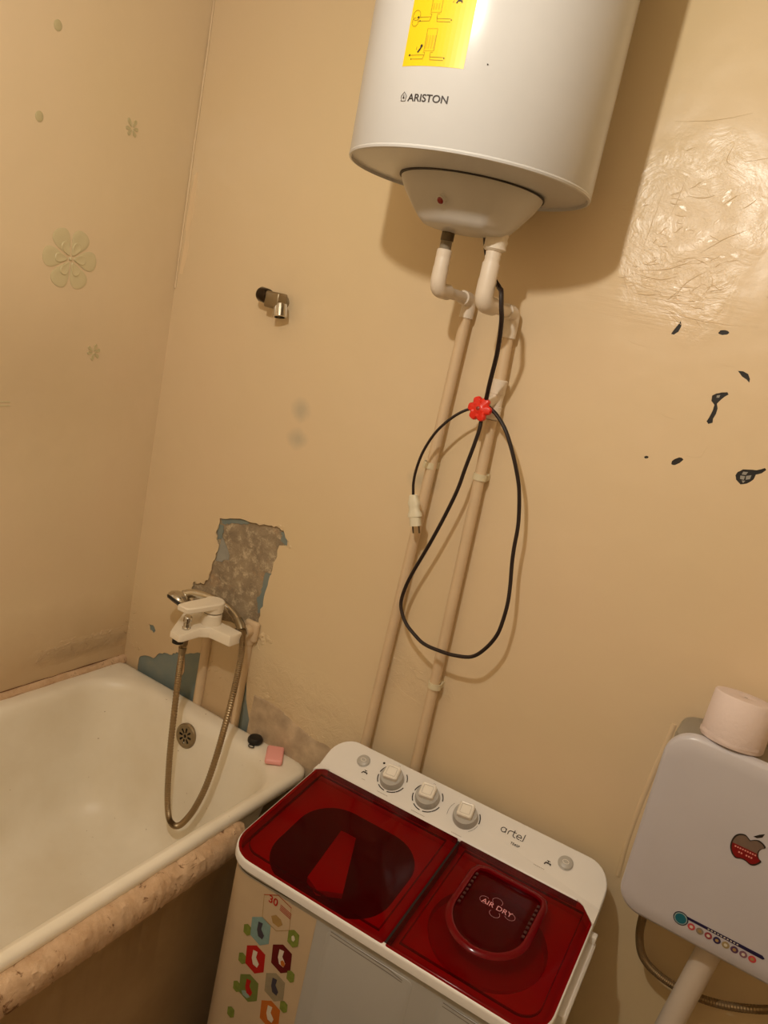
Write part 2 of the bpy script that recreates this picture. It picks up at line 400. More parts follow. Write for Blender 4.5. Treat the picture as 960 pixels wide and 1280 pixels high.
# curled lips of paint along the edge of the big hole
def lip(pts, seed, r=.0022):
    rnd = random.Random(seed); P = [(x+rnd.uniform(-.001, .001), -.0005-rnd.uniform(0, .0015), z+rnd.uniform(-.001, .001)) for x, z in pts]
    return P
bm = bmesh.new(); n_ = len(Hm)
for a, b in ((0, 30), (76, 118)):
    P = lip([Hm[i % n_] for i in range(a, min(b, n_))], a)
    if len(P) > 2: tube(bm, P, [.0007+.0013*abs(nz((p[0], 0, p[2]), 60)) for p in P], 6)
obj('paint_lip', bm, M_wallb, wallb, kind='stuff', label='curled edge of peeling paint')
# lumps of old paint and filler beside the mixer and along the skirting crack
bm = bmesh.new()
for (x, z, s_) in ((.495,.868,.012),(.512,.872,.009),(.523,.866,.006),(.50,.853,.007),(.53,.73,.006),(.545,.715,.007),(.485,1.176,.006),(.498,1.175,.005),(.53,1.133,.004)):
    r = bmesh.ops.create_icosphere(bm, subdivisions=2, radius=s_)
    for v in r['verts']:
        v.co *= 1+.8*nz(v.co+V(x, 0, z), 180); v.co.y *= .35; v.co += V(x, 0, z)
obj('filler_lump', bm, M_wallb, wallb, kind='stuff')
# scratches and trowel ridges in the paint (thin raised beads)
SCR = [((1.235,1.86),(1.33,1.845),(1.42,1.846),.0009),((1.24,1.872),(1.29,1.868),(1.31,1.868),.0010),((1.17,1.90),(1.24,1.885),(1.30,1.882),.0007),((1.215,2.06),(1.21,2.0),(1.205,1.95),.0009),
       ((1.25,2.09),(1.245,2.05),(1.24,2.02),.0009),((1.21,1.915),(1.26,1.925),(1.30,1.945),.0014),((1.20,1.91),(1.25,1.905),(1.285,1.915),.0014),((1.21,1.875),(1.235,1.874),(1.26,1.879),.0016),((1.31,1.96),(1.345,1.99),(1.38,2.01),.0011),
       ((1.285,1.87),(1.30,1.905),(1.335,1.935),.0012),((1.335,1.935),(1.345,1.91),(1.33,1.88),.0008),((1.26,2.055),(1.29,2.055),(1.31,2.062),.0014),((1.315,2.15),(1.31,2.12),(1.33,2.11),.0010),((1.18,1.93),(1.19,1.89),(1.21,1.862),.0009),
       ((1.20,2.18),(1.27,2.185),(1.33,2.20),.0009),((1.34,2.12),(1.40,2.13),(1.41,2.09),.0009),((1.41,2.09),(1.415,2.04),(1.40,2.0),.0007),((1.215,1.79),(1.24,1.783),(1.27,1.780),.0007),((1.32,1.665),(1.34,1.662),(1.352,1.661),.0007),((1.40,1.60),(1.414,1.605),(1.42,1.63),.0005),((1.388,1.602),(1.395,1.600),(1.402,1.600),.0006),
       ((1.44,1.90),(1.446,1.905),(1.452,1.908),.0010),((1.40,1.775),(1.41,1.775),(1.42,1.775),.0006),((.885,.92),(.93,.90),(.99,.89),.0009),((1.02,1.35),(1.05,1.36),(1.06,1.33),.0006),((.515,1.133),(.535,1.132),(.55,1.136),.0008)]
bm = bmesh.new()
for a, b, c, r in SCR:
    P = spline([(a[0], -.0002, a[1]), (b[0], -.0002, b[1]), (c[0], -.0002, c[1])], 6)
    P = [V(p.x+.0012*nz(p, 90), p.y, p.z+.0012*nz(p, 70)) for p in P]; k = len(P)
    tube(bm, P, [max(.0002, r*.7*math.sin(PI*(i+.4)/(k-.2))) for i in range(k)], 6)
obj('paint_ridge', bm, M_wallb, wallb, kind='stuff', label='raised wrinkles and runs in the paint')
# flaking wrinkles low on the left wall, in the corner and over the cement wedge
def squiggles(plane, spots, n, m, par, seed, L=.018, r=.0011):
    rnd = random.Random(seed); bm = bmesh.new()
    for (a, b, ra, rb) in spots:
        for k in range(n):
            ca, cb = a+rnd.gauss(0, ra*.5), b+rnd.gauss(0, rb*.5); t = rnd.uniform(-.6, .9); l = L*rnd.uniform(.3, 1)
            q = [(ca+math.cos(t)*l*u+rnd.uniform(-.0018, .0018), cb+math.sin(t)*l*u+rnd.uniform(-.0018, .0018)) for u in (-.5, -.2, .2, .5)]
            P = spline([((0, y, z) if plane == 'x' else (y, -.0002, z)) for y, z in q], 4); kk = len(P)
            tube(bm, P, [max(.0002, r*rnd.uniform(.6, 1)*math.sin(PI*(i+.4)/(kk-.2))) for i in range(kk)], 5)
    return obj('paint_wrinkle', bm, m, par, kind='stuff', label='small flaking wrinkles of paint')
squiggles('x', [(-.275, .690, .05, .014), (-.215, .700, .05, .016), (-.13, .705, .06, .016), (-.07, .700, .04, .02), (-.012, .73, .014, .10)], 14, M_walll, bpy.data.objects['wall_left'], 3, .020, .0022)
squiggles('y', [(.012, .73, .014, .09), (.05, .66, .03, .014), (.545, .715, .03, .02), (.60, .70, .03, .02), (.70, .685, .05, .02), (.49, .86, .02, .02), (.35, .70, .06, .05), (.95, .955, .05, .03)], 11, M_wallb, wallb, 8, .018, .0018)
squiggles('y', [(1.27, 2.02, .11, .10), (1.25, 1.92, .10, .06), (1.32, 1.90, .05, .08)], 16, M_wallb, wallb, 12, .03, .0009)
# vertical ridge left by an old fixture, beside the cistern
bm = bmesh.new(); tube(bm, spline([(1.512, .004, 1.09), (1.507, .004, 1.03), (1.499, .004, .93), (1.495, .004, .82), (1.498, .004, .73)], 6), .0065, 16)
obj('paint_ridge', bm, M_wallb, wallb, label='soft vertical ridge under the paint beside the cistern')
# paint build-up in the corner, loosening towards the top
bm = bmesh.new(); P = [(.003+.0018*nz((0, 0, z), 9), -.002, z) for z in [1.70+k*.03 for k in range(31)]]
tube(bm, P, [.0026+.0016*nz((1, 0, p[2]), 14) for p in P], 7)
o = obj('trim_1', bm, M_wallb, kind='structure')
flake('scuffed_filler', jag([(.016,1.99),(.030,2.00),(.032,1.93),(.028,1.86),(.030,1.80),(.022,1.74),(.012,1.74),(.014,1.82),(.011,1.90)], 4, .002, 71), mat('pale_scuff', srgb(230, 204, 166), .5, bump=.4), .0003, .0009)

# mortar fillet between the tub and the left wall
def fillet(p0, p1, prof, m, name, parent=None, seg=70, amp=.004, kind=None):
    bm = bmesh.new(); p0 = V(*p0); p1 = V(*p1); rs = []
    for i in range(seg+1):
        q = p0.lerp(p1, i/seg); rs.append([V(q.x+a[0], q.y+a[1], q.z+a[2]) + V(1, 1, 1)*(amp*nz((q.x+a[0]*9, q.y, a[2]*9+q.z), 22)*(a[3] if len(a) > 3 else 1)) for a in prof])
    rings(bm, rs); return obj(name, bm, m, parent, kind=kind)
fillet((0, -1.6, .6), (0, 0, .6), [(-.002, 0, -.02, 0), (.012, 0, -.01, .5), (.013, 0, .003, 1), (.009, 0, .010, 1), (.004, 0, .014, 1), (-.002, 0, .015, 0)], M_mortar, 'trim_2', seg=140, amp=.004, kind='structure')
fillet((.0, -1.6, .617), (.0, -.02, .6145), [(-.002, 0, -.002, 0), (.0012, 0, -.001, 1), (.0012, 0, .001, 1), (-.002, 0, .001, 0)], mat('brown_crack', srgb(112, 76, 46), .9), 'trim_3', seg=90, amp=.004, kind='structure')
# cement wedge between the tub, the washer and the back wall
bm = bmesh.new(); rs = []
for i in range(60):
    t = i/59; x = .505+t*.40; zt_ = .702-.05*t+.018*math.sin(t*9)*.4; dep = .006+.004*math.sin(PI*min(1, t*1.6))+.020*t
    rs.append([V(x, .002, .50), V(x, -dep, .50), V(x, -dep-.006*nz((x, 0, 1), 30), .605), V(x, -dep*.8-.006*nz((x, 0, 2), 30), .64), V(x, -dep*.4-.004*nz((x, 0, 3), 30), zt_-.012), V(x, -.003-.003*abs(nz((x, 0, 4), 50)), zt_+.012*nz((x, 0, 5), 18)), V(x, .002, zt_+.003)])
rings(bm, rs); obj('trim_4', bm, M_cement, kind='structure')

# ---------------------------------------------------------------- wall flower stickers (left wall)
def petal_bm(L, W, off, h=.0022):
    bm = bmesh.new(); n = 20; rs = []
    out = []
    for k in range(n):
        t = 2*PI*k/n; x = (1-math.cos(t))/2; y = math.sin(t)*(.35+.65*x)
        out.append((off+x*L, y*W/2))
    cx = off+L*.58
    for s_, z in ((1, -.001), (1, h*.7), (.9, h), (.45, h*.75), (.1, h*.7)):
        rs.append([V(z, cx+(p[0]-cx)*s_, p[1]*s_) for p in out])
    rings(bm, rs, True, True); return bm
def wall_flower(y, z, r, rot, label, full):
    if full:
        t = thing('flower_sticker', label, 'sticker', (0, y, z)); t.rotation_euler = (math.radians(rot), 0, 0)
        base = None
        for k in range(6):
            if base is None:
                base = obj('petal', petal_bm(r*.80, r*.86, r*.2), M_flower, t, local=True); p = base
                b2 = obj('inner_petal', petal_bm(r*.46, r*.40, r*.12, .0042), M_flower, t, local=True); q = b2
            else:
                p = base.copy(); C.objects.link(p); q = b2.copy(); C.objects.link(q)
            for a in (p, q): a.rotation_euler = (math.radians(30+60*k), 0, 0)
        bm = bmesh.new()
        lathe(bm, [(.004, 0), (.004, .003), (.002, .0045)], 10, Matrix.Rotation(PI/2, 4, 'Y')); obj('flower_centre', bm, M_flower, t, local=True)
    else:
        bm = bmesh.new(); rnd = random.Random(int(y*-1000))
        for k in range(6):
            b = petal_bm(r*.8*rnd.uniform(.75, 1.1), r*.5, r*.15, .002); b.transform(Matrix.Rotation(math.radians(rot+60*k+rnd.uniform(-9, 9)), 4, 'X'))
            me = bpy.data.meshes.new('t'); b.to_mesh(me); b.free(); bm.from_mesh(me); bpy.data.meshes.remove(me)
        bm.transform(Matrix.Translation((0, y, z))); tag(obj('flower_sticker', bm, M_flower2), label, 'sticker')
wall_flower(-.330, 1.718, .072, 33, 'largest six-petalled flower sticker painted over on the left wall', True)
wall_flower(-.200, 2.043, .024, 10, 'small flower sticker high on the left wall, nearest the ceiling', False)
wall_flower(-.236, 1.508, .022, 20, 'small flower sticker below the large flower on the left wall', False)
for (y, z, lb) in ((-.418, 2.180, 'small round dot sticker high on the left wall, upper of the two'), (-.441, 1.994, 'small round dot sticker on the left wall above the large flower')):
    bm = bmesh.new(); lathe(bm, [(.0095, -.001), (.0095, .0012), (.007, .0022), (.001, .0020)], 18, Matrix.Rotation(PI/2, 4, 'Y'))
    for v in bm.verts: v.co = V(v.co.x, y+v.co.y, z+v.co.z*1.15)
    tag(obj('dot_sticker', bm, M_flower2), lb, 'sticker')
bm = bmesh.new(); box(bm, (-.0005, -.475, 1.366), (.0012, -.447, 1.369), .0004); box(bm, (-.0005, -.473, 1.375), (.0012, -.447, 1.3775), .0004)
tag(obj('tape_remnant', bm, M_flower), 'thin strips of painted-over tape on the left wall at the photo edge', 'tape')

# ---------------------------------------------------------------- bathtub
TL = -1.62
tub = thing('bathtub', 'old cream enamelled cast-iron bathtub in the corner', 'bathtub', (.36, -.8, 0))
def tubring(ins, z, rad):  # inset from the basin mouth
    return [V(x, y, z) for x, y in rrect(.052+ins, .700-ins*1.0, TL+.10+ins*1.6, -.068-ins*1.25, [max(.02, rad), max(.02, rad), max(.02, rad), max(.02, rad)], 10)]
bm = bmesh.new()
outer = lambda d, z, r: [V(x, y, z) for x, y in rrect(.0005+d, .731-d, TL+d, -.008-d, [r, r*.5, r*.5, r], 10)]
rs = [outer(.030, .565, .04), outer(.004, .570, .045), outer(0, .580, .045), outer(.001, .592, .045), outer(.008, .5985, .045), outer(.018, .600, .045)]
rs += [tubring(-.014, .5995, .135), tubring(-.004, .5965, .13), tubring(.004, .588, .125), tubring(.010, .570, .12), tubring(.018, .52, .12), tubring(.030, .42, .12), tubring(.042, .33, .12), tubring(.058, .27, .12), tubring(.085, .235, .10), tubring(.125, .218, .08), tubring(.2, .212, .05)]
rings(bm, rs, False, True)
# underside
us = [outer(.030, .565, .04)] + [[V(x, y, z) for x, y in rrect(.052-.01+i, .700+.01-i, TL+.09+i, -.06-i, .13, 10)] for i, z in ((.0, .56), (.02, .42), (.05, .26), (.1, .19), (.2, .18))]
rings(bm, us, False, True)
obj('tub_basin', bm, M_enamel, tub, smooth=60)
for x, y in ((.2, -.35), (.52, -.35), (.2, -1.3), (.52, -1.3)):
    bm = bmesh.new(); lathe(bm, [(.03, 0), (.03, .01), (.018, .03), (.022, .185)], 12, Matrix.Translation((x, y, 0))); obj('foot', bm, M_iron, tub)
# overflow grille, on the end wall of the basin
og = axis_M((.366, -.086, .545), (0, -1, .12))
bm = bmesh.new(); lathe(bm, [(.0345, -.004), (.0345, .003), (.031, .0055), (.027, .0045)], 32, og, False, False); obj('overflow_ring', bm, M_chromed, tub)
holes = []
for k in range(8):
    a = PI/4*k; ca, sa = math.cos(a), math.sin(a)
    holes.append([(x*ca-y*sa, x*sa+y*ca) for x, y in ((.009, -.0022), (.021, -.0032), (.0225, 0), (.021, .0032), (.009, .0022))][::-1])
holes.append([(.0045*math.cos(-t), .0045*math.sin(-t)) for t in [PI/4*k for k in range(8)]])
bm = plate([(.0275*math.cos(2*PI*k/32), .0275*math.sin(2*PI*k/32)) for k in range(32)], holes, .002); bm.transform(og @ Matrix.Translation((0, 0, .003))); obj('overflow_grille', bm, M_chromed, tub)
bm = bmesh.new(); lathe(bm, [(.027, -.003), (.027, .001)], 24, og); obj('overflow_recess', bm, M_darkpl, tub)
# masonry apron along the outer side of the tub
bm = bmesh.new(); rs = []; y0a, y1a = -1.62, -.262
prof = [(.714, 0), (.714, .556), (.718, .570), (.728, .578), (.737, .5785), (.744, .577), (.751, .573), (.758, .566), (.763, .557), (.766, .548), (.766, .535), (.764, .522), (.758, .50), (.757, .30), (.757, 0)]
for i in range(420):
    t = i/419; y = y0a+(y1a-y0a)*t; e = max(0, 1-(y1a-y)/.035); r = []
    for j, (x, z) in enumerate(prof):
        w_ = 1 if 1 < j < 12 else 0
        d = .0032*nz((x*2, y, z), 16)*w_ + .0030*nz((x, y, z), 60)*w_ + .0016*nz((x, y, z), 150)*w_
        sh = (1-math.sqrt(max(0, 1-e*e)))
        r.append(V(x+d-(x-.728)*sh*.8*(1 if w_ else .3), y, z+d*.8-(.03*sh if w_ else 0)))
    rs.append(r)
rings(bm, rs)
ap = obj('wall_partition', bm, [M_mortar, M_apronface], kind='structure')
for p in ap.data.polygons:
    if p.center.z < .515: p.material_index = 1

# ---------------------------------------------------------------- soap and plug on the rim
bm = bmesh.new(); box(bm, (-.036, -.0225, 0), (.036, .0225, .015), .006, 4)
bm.transform(Matrix.Translation((.640, -.054, .6005)) @ Matrix.Rotation(math.radians(-56), 4, 'Z')); tag(obj('soap_bar', bm, M_soap), 'pink rounded bar of soap on the tub rim corner', 'soap')
pg = thing('bath_plug', 'black rubber bath plug with a ring, lying beside the pink soap', 'plug', (.566, -.018, .6005))
bm = bmesh.new(); lathe(bm, [(.017, 0), (.020, .004), (.0205, .010), (.017, .016), (.006, .018)], 22, Matrix.Translation((.560, -.038, .6002))); obj('plug_body', bm, M_darkpl, pg)
bm = bmesh.new(); tube(bm, [(.568+.008*math.cos(t), -.062+.006*math.sin(t), .6025) for t in [2*PI*k/16 for k in range(17)]], .0013, 6); obj('plug_ring', bm, M_darkpl, pg)

# ---------------------------------------------------------------- bath mixer
mx = thing('bath_mixer', 'white single-lever bath mixer mounted over the tub', 'mixer tap', (.40, 0, .88))
MZ = .880
bm = bmesh.new()
# body bar along the wall and the spout reaching forwards, one T/V-shaped casting
out = [(.308, -.070), (.308, -.108), (.350, -.186), (.355, -.194), (.389, -.198), (.395, -.190), (.398, -.136), (.414, -.116), (.479, -.112), (.481, -.108), (.481, -.070), (.477, -.066), (.312, -.066)]
rs = []
for d, z in ((.002, -.017), (0, -.015), (0, .009), (.002, .012)):
    P = inset(out, d) if d else out
    rs.append([V(x, y, MZ+z-max(0, (-.11-y))*(.14 if z > 0 else .02)) for x, y in P])
rings(bm, rs); obj('mixer_body', bm, M_mixer, mx, smooth=40)
bm = bmesh.new(); lathe(bm, [(.026, 0), (.026, .028), (.0235, .030), (.0235, .0335), (.027, .036), (.028, .056)], 28, Matrix.Translation((.392, -.092, MZ+.010))); obj('cartridge_housing', bm, M_mixer, mx)
bm = bmesh.new(); lathe(bm, [(.0245, 0), (.0245, .004)], 28, Matrix.Translation((.392, -.092, MZ+.0425))); obj('seam_ring', bm, M_darkpl, mx)
lv = [(.392+.028*math.cos(t), -.092+.028*math.sin(t)) for t in [math.radians(a) for a in range(-20, 201, 20)]] + [(.356, -.150), (.353, -.178), (.357, -.184), (.389, -.184), (.394, -.178)]
bm = bmesh.new(); rs = []
for d, z in ((.004, -.004), (0, 0), (0, .010), (.003, .013)):
    P = inset(lv, d); rs.append([V(x, y, MZ+.062+z-max(0, -.09-y)*.06) for x, y in P])
rings(bm, rs); lev = obj('mixer_lever', bm, M_mixer, mx, smooth=40)
bm = bmesh.new(); lathe(bm, [(.011, 0), (.011, .004), (.009, .006), (.0088, .018), (.011, .021), (.011, .032), (.008, .036)], 20, Matrix.Translation((.374, -.160, MZ+.004))); obj('diverter_knob', bm, M_chrome, mx)
bm = bmesh.new(); lathe(bm, [(.013, 0), (.0145, -.004), (.0145, -.012), (.011, -.014)], 20, Matrix.Translation((.371, -.180, MZ-.018))); obj('aerator', bm, M_darkpl, mx)
bm = bmesh.new(); lathe(bm, [(.009, 0), (.009, -.010), (.0115, -.011), (.0115, -.024), (.008, -.026)], 16, Matrix.Translation((.372, -.160, MZ-.016))); obj('hose_outlet', bm, M_chromed, mx)
for x in (.322, .462):
    bm = bmesh.new(); lathe(bm, [(.012, -.01), (.012, .004), (.0165, .005), (.0165, .019), (.012, .021), (.011, .045)], 8, axis_M((x, -.068, MZ), (0, 1, 0))); obj('union_nut', bm, M_chromed, mx)
for x, r, lb in ((.320, .0135, 'white riser pipe feeding the left side of the bath mixer'), (.462, .0115, 'white riser pipe feeding the right side of the bath mixer')):
    t = thing('riser_pipe', lb, 'pipe', (x, -.022, 0))
    bm = bmesh.new(); tube(bm, [(x-.004, -.004, .25), (x-.004, -.005, .845)], r, 16); obj('pipe_run', bm, M_paintpipe, t)
    bm = bmesh.new(); tube(bm, [(x-.004, -.006, .840), (x-.003, -.008, .862), (x-.001, -.012, .872), (x, -.018, .879), (x, -.026, .880), (x, -.040, .880)], r*1.42, 16); obj('elbow', bm, M_paintpipe, t)
    if x > .4:
        bm = bmesh.new(); box(bm, (x-.022, -.018, .848), (x+.024, .0, .905), .008, 3); obj('wall_fitting', bm, M_paintpipe, t)
# a second thin riser behind
bm = bmesh.new(); tube(bm, [(.436, -.003, .25), (.436, -.003, .84)], .008, 12); tag(obj('thin_pipe', bm, M_paintpipe), 'thin old pipe tight to the wall behind the mixer', 'pipe')
# hand shower resting across the mixer
hs = thing('hand_shower', 'chrome hand shower lying across the white bath mixer', 'shower head', (.30, -.05, .90))
HD = V(.262, -.078, .902)
bm = bmesh.new(); hm = axis_M(HD, (-.10, -.62, -.78)); lathe(bm, [(.010, -.022), (.022, -.018), (.034, -.008), (.038, .002), (.0375, .006)], 32, hm); obj('shower_shell', bm, M_chrome, hs)
bm = bmesh.new(); lathe(bm, [(.0365, .004), (.0365, .009), (.033, .012)], 28, hm); obj('spray_plate', bm, M_darkpl, hs)
bm = bmesh.new(); hp = spline([(.262, -.070, .918), (.285, -.056, .927), (.33, -.040, .928), (.38, -.036, .925), (.42, -.042, .917), (.447, -.050, .909)], 6)
tube(bm, hp, [.012+.0*i for i in range(8)]+[.0115]*(len(hp)-8), 16); obj('handle', bm, M_chrome, hs)
bm = bmesh.new(); tube(bm, [(.445, -.0495, .910), (.462, -.055, .900), (.470, -.059, .893)], [.0125, .0125, .011], 14); obj('handle_nut', bm, M_chromed, hs)
hose = thing('shower_hose', 'long ribbed metal shower hose looping down into the tub', 'hose', (.45, -.1, .85))
HP = [(.470,-.059,.893),(.487,-.070,.872),(.500,-.082,.840),(.513,-.100,.790),(.528,-.125,.735),(.536,-.145,.668),(.532,-.152,.590),(.520,-.158,.500),(.500,-.162,.428),(.478,-.164,.380),(.458,-.165,.352),(.438,-.166,.345),(.420,-.166,.360),(.406,-.166,.410),(.396,-.166,.480),(.388,-.166,.560),(.382,-.165,.650),(.376,-.163,.740),(.373,-.161,.800),(.372,-.160,.842)]
pts = spline(HP, 22)
bm = bmesh.new(); tube(bm, pts, .0086, 12, rib=lambda i: 1.0 if i % 2 else .84); obj('hose_sleeve', bm, M_hose, hose, smooth=20)
bm = bmesh.new(); tube(bm, [(.372, -.160, .832), (.372, -.160, .812)], [.0108, .009], 12); obj('hose_nut', bm, M_chromed, hose)

# ---------------------------------------------------------------- shower holder on the wall
sh = thing('shower_holder', 'small chrome swivel shower holder high on the bare back wall', 'holder', (.37, 0, 1.72))
bm = bmesh.new(); lathe(bm, [(.017, .003), (.017, -.006), (.012, -.010), (.011, -.030)][::-1], 20, axis_M((.378, 0, 1.722), (0, 1, 0))); obj('wall_base', bm, M_chromed, sh)
bm = bmesh.new(); box(bm, (.358, -.052, 1.703), (.402, -.016, 1.742), .005, 3); obj('holder_block', bm, M_chromed, sh)
bm = bmesh.new(); lathe(bm, [(.0165, -.014), (.018, 0), (.018, .016), (.013, .017), (.012, 0)], 22, axis_M((.400, -.036, 1.702), (.25, -.15, -1)), cap1=False); obj('cradle_cup', bm, M_chrome, sh)
bm = bmesh.new(); lathe(bm, [(.016, 0), (.018, .005), (.018, .026), (.015, .031), (.006, .031)], 22, axis_M((.360, -.036, 1.728), (-1, 0, .1))); obj('swivel_knob', bm, mat('smoked_chrome', srgb(60, 50, 40), .2, metal=.9), sh)

# ---------------------------------------------------------------- water heater
HXc, HYc, HR, HZ = .938, -.237, .2165, 1.992
wh = thing('water_heater', 'large white cylindrical electric water heater hung on the back wall', 'water heater', (HXc, 0, HZ))
TM = Matrix.Translation((HXc, HYc, 0)) @ Matrix.Translation((0, 0, HZ)) @ Matrix.Rotation(math.radians(.9), 4, 'X')
bm = bmesh.new(); lathe(bm, [(HR-.003, .002), (HR, .006), (HR, .62), (HR-.02, .64)], 128, TM, cap0=False); obj('tank_shell', bm, M_white, wh, smooth=50)
bm = bmesh.new(); lathe(bm, [(HR-.0005, .006), (HR+.0006, .003), (HR-.0005, .000), (HR-.004, -.001), (HR-.006, .004), (HR-.05, .001), (HR-.09, -.003), (.02, -.004)], 96, TM, cap0=False); obj('end_cap', bm, M_white, wh)
for s_ in (-1, 1):
    bm = bmesh.new(); box(bm, (HXc+s_*.09-.02, HYc+HR*.86, HZ+.40), (HXc+s_*.09+.02, 0, HZ+.50), .003); obj('wall_bracket', bm, M_white, wh)
# thermostat cover: a shallow shaped dish
BC = (.932, -.209)
bm = bmesh.new(); rs = []
for r, z, sq in ((.132, .0, 0), (.131, -.006, 0), (.122, -.024, .1), (.104, -.048, .25), (.088, -.066, .35), (.078, -.074, .4), (.06, -.077, .4)):
    ring_ = []
    for k in range(64):
        a = 2*PI*k/64; q = max(abs(math.cos(a)), abs(math.sin(a))); rr = r*((1-sq)+sq*.88/q*1.0)
        ring_.append(V(BC[0]+rr*math.cos(a), BC[1]+rr*math.sin(a)*(.96+z*2.2), HZ-.004+z))
    rs.append(ring_)
rings(bm, rs); obj('thermostat_cover', bm, M_boss, wh, smooth=45)
bm = bmesh.new(); lathe(bm, [(.1335, .0), (.1335, .0025)], 64, Matrix.Translation((BC[0], BC[1], HZ-.0065))); obj('cover_seam', bm, M_ink, wh)
# raised facet round the lamp
fm = axis_M((.930, BC[1]-.0975, HZ-.047), (-.12, -.78, -.62))
bm = bmesh.new(); lathe(bm, [(.008, -.006), (.008, .0025), (.0065, .003)], 20, fm); rg = obj('lamp_bezel', bm, M_boss, wh)
bm = bmesh.new(); lathe(bm, [(.0062, -.002), (.0062, .004), (.004, .0058)], 20, fm); obj('indicator_lamp', bm, M_redled, wh, label='dark red indicator lamp')
def cyl(r):  # map (arc length about the label centre, height, lift) onto the tank
    def f(x, y, z):
        a = x/HR; p = V((r+z)*math.sin(a), -(r+z)*math.cos(a), y-HZ); q = TM @ p; return q
    return f
# yellow label
bm = bmesh.new(); A0, A1, Z0, Z1 = -.046, .059, 2.107, 2.47
g = [[bm.verts.new((A0+(A1-A0)*i/14, Z0+(Z1-Z0)*j, .0004)) for i in range(15)] for j in (0, 1)]
for i in range(14): bm.faces.new((g[0][i], g[0][i+1], g[1][i+1], g[1][i]))
bmesh.ops.translate(bm, verts=bm.verts, vec=(.005, 0, 0)); remap(bm, cyl(HR)); lab = obj('energy_label', bm, M_yellow, wh, smooth=0, label='yellow instruction label with pipe diagrams')
def on_tank(bm, name, m, par, lift=.0006, label=None, kind=None):
    bmesh.ops.subdivide_edges(bm, edges=[e for e in bm.edges if e.calc_length() > .012], cuts=3)
    for v in bm.verts: v.co.z += lift; v.co.x += .005 if par is not wh else 0
    remap(bm, cyl(HR)); return obj(name, bm, m, par, smooth=0, label=label, kind=kind)
bm = bmesh.new(); W = .0008
def hline(x0, x1, y): ribbon(bm, [(x0, y), (x1, y)], W)
for dy, big in ((0, 1), (.052, 0), (.112, 1)):
    x0, y0 = 0.0, 2.132+dy
    ribbon(bm, [(x0-.010, y0-.004), (x0-.010, y0+.026), (x0+.007, y0+.026), (x0+.007, y0-.004)], W, closed=True)
    ribbon(bm, [(x0-.012+.001, y0-.006), (x0-.008, y0-.006), (x0-.008, y0-.010)], W); ribbon(bm, [(x0+.006, y0-.006), (x0+.002, y0-.006), (x0+.002, y0-.012)], W)
    hline(x0-.034, x0-.008, y0-.010); hline(x0-.031, x0-.010, y0-.0155)
    hline(x0+.003, x0+.025, y0-.0125); hline(x0+.003, x0+.025, y0-.0165)
    ribbon(bm, [(x0+.002, y0-.010), (x0+.003, y0-.0165)], W); ribbon(bm, [(x0-.008, y0-.010), (x0-.010, y0-.0155)], W)
    if dy > .04 and dy < .1:
        ribbon(bm, arc(x0-.035, y0-.007, .007, 0, 360, 16), W); ribbon(bm, arc(x0-.036, y0-.016, .006, 90, 400, 14), W)
on_tank(bm, 'diagram_lines', M_olive, lab, kind='stuff')
bm = bmesh.new()
for k in range(4):
    ribbon(bm, [(-.008+.0045*k, 2.131), (-.008+.0045*k, 2.149)], .0022)
for k in range(3): ribbon(bm, [(-.007+.0045*k, 2.184), (-.007+.0045*k, 2.192)], .0020)
on_tank(bm, 'diagram_fill', mat('mustard_ink', srgb(205, 172, 8), .5), lab, kind='stuff')
bm = bmesh.new()
disc(bm, -.035, 2.122, .0016); disc(bm, .026, 2.1185, .0010); disc(bm, -.031, 2.1165, .0009); disc(bm, -.031, 2.174, .0016); disc(bm, .026, 2.170, .0009); disc(bm, -.027, 2.169, .0010)
ribbon(bm, [(-.021, 2.1255), (-.017, 2.1305), (-.0155, 2.134)], .0026); disc(bm, -.0155, 2.1345, .0022)
ribbon(bm, [(.029, 2.1925), (.031, 2.196), (.037, 2.196), (.037, 2.1935)], .0022); ribbon(bm, [(.0335, 2.196), (.0335, 2.1995)], .0014); ribbon(bm, [(.031, 2.1995), (.036, 2.1995)], .0012)
on_tank(bm, 'diagram_symbols', M_ink, lab, kind='stuff')
for ch, x, y in (('1', -.024, 2.131), ('2', .024, 2.1955)):
    b = text_bm(ch, .0068, thick=0)
    for v in b.verts: v.co.x += x; v.co.y += y
    on_tank(b, 'diagram_number', M_olive if ch == '2' else M_ink, lab)
b = text_bm('ARISTON', .0150, w=1.10, thick=0, bold=.00025)
bmesh.ops.subdivide_edges(b, edges=b.edges, cuts=1)
for v in b.verts: v.co.x += .0165; v.co.y += 2.0620
on_tank(b, 'brand_lettering', M_ink, wh)
bm = bmesh.new(); ribbon(bm, [(-.0435, 2.0575), (-.0445, 2.0645), (-.0395, 2.0705), (-.0345, 2.0645), (-.0355, 2.0575)], .0010, closed=True); disc(bm, -.0395, 2.0622, .0017, n=14); ribbon(bm, [(-.0395, 2.062), (-.0395, 2.0665)], .0012)
for v in bm.verts: v.co.x += .0130
on_tank(bm, 'brand_mark', M_ink, wh, kind='stuff', label='small house-shaped flame logo')
bm = bmesh.new(); disc(bm, .098, 2.118, .0012, n=10); on_tank(bm, 'paint_chip', M_ink, wh)

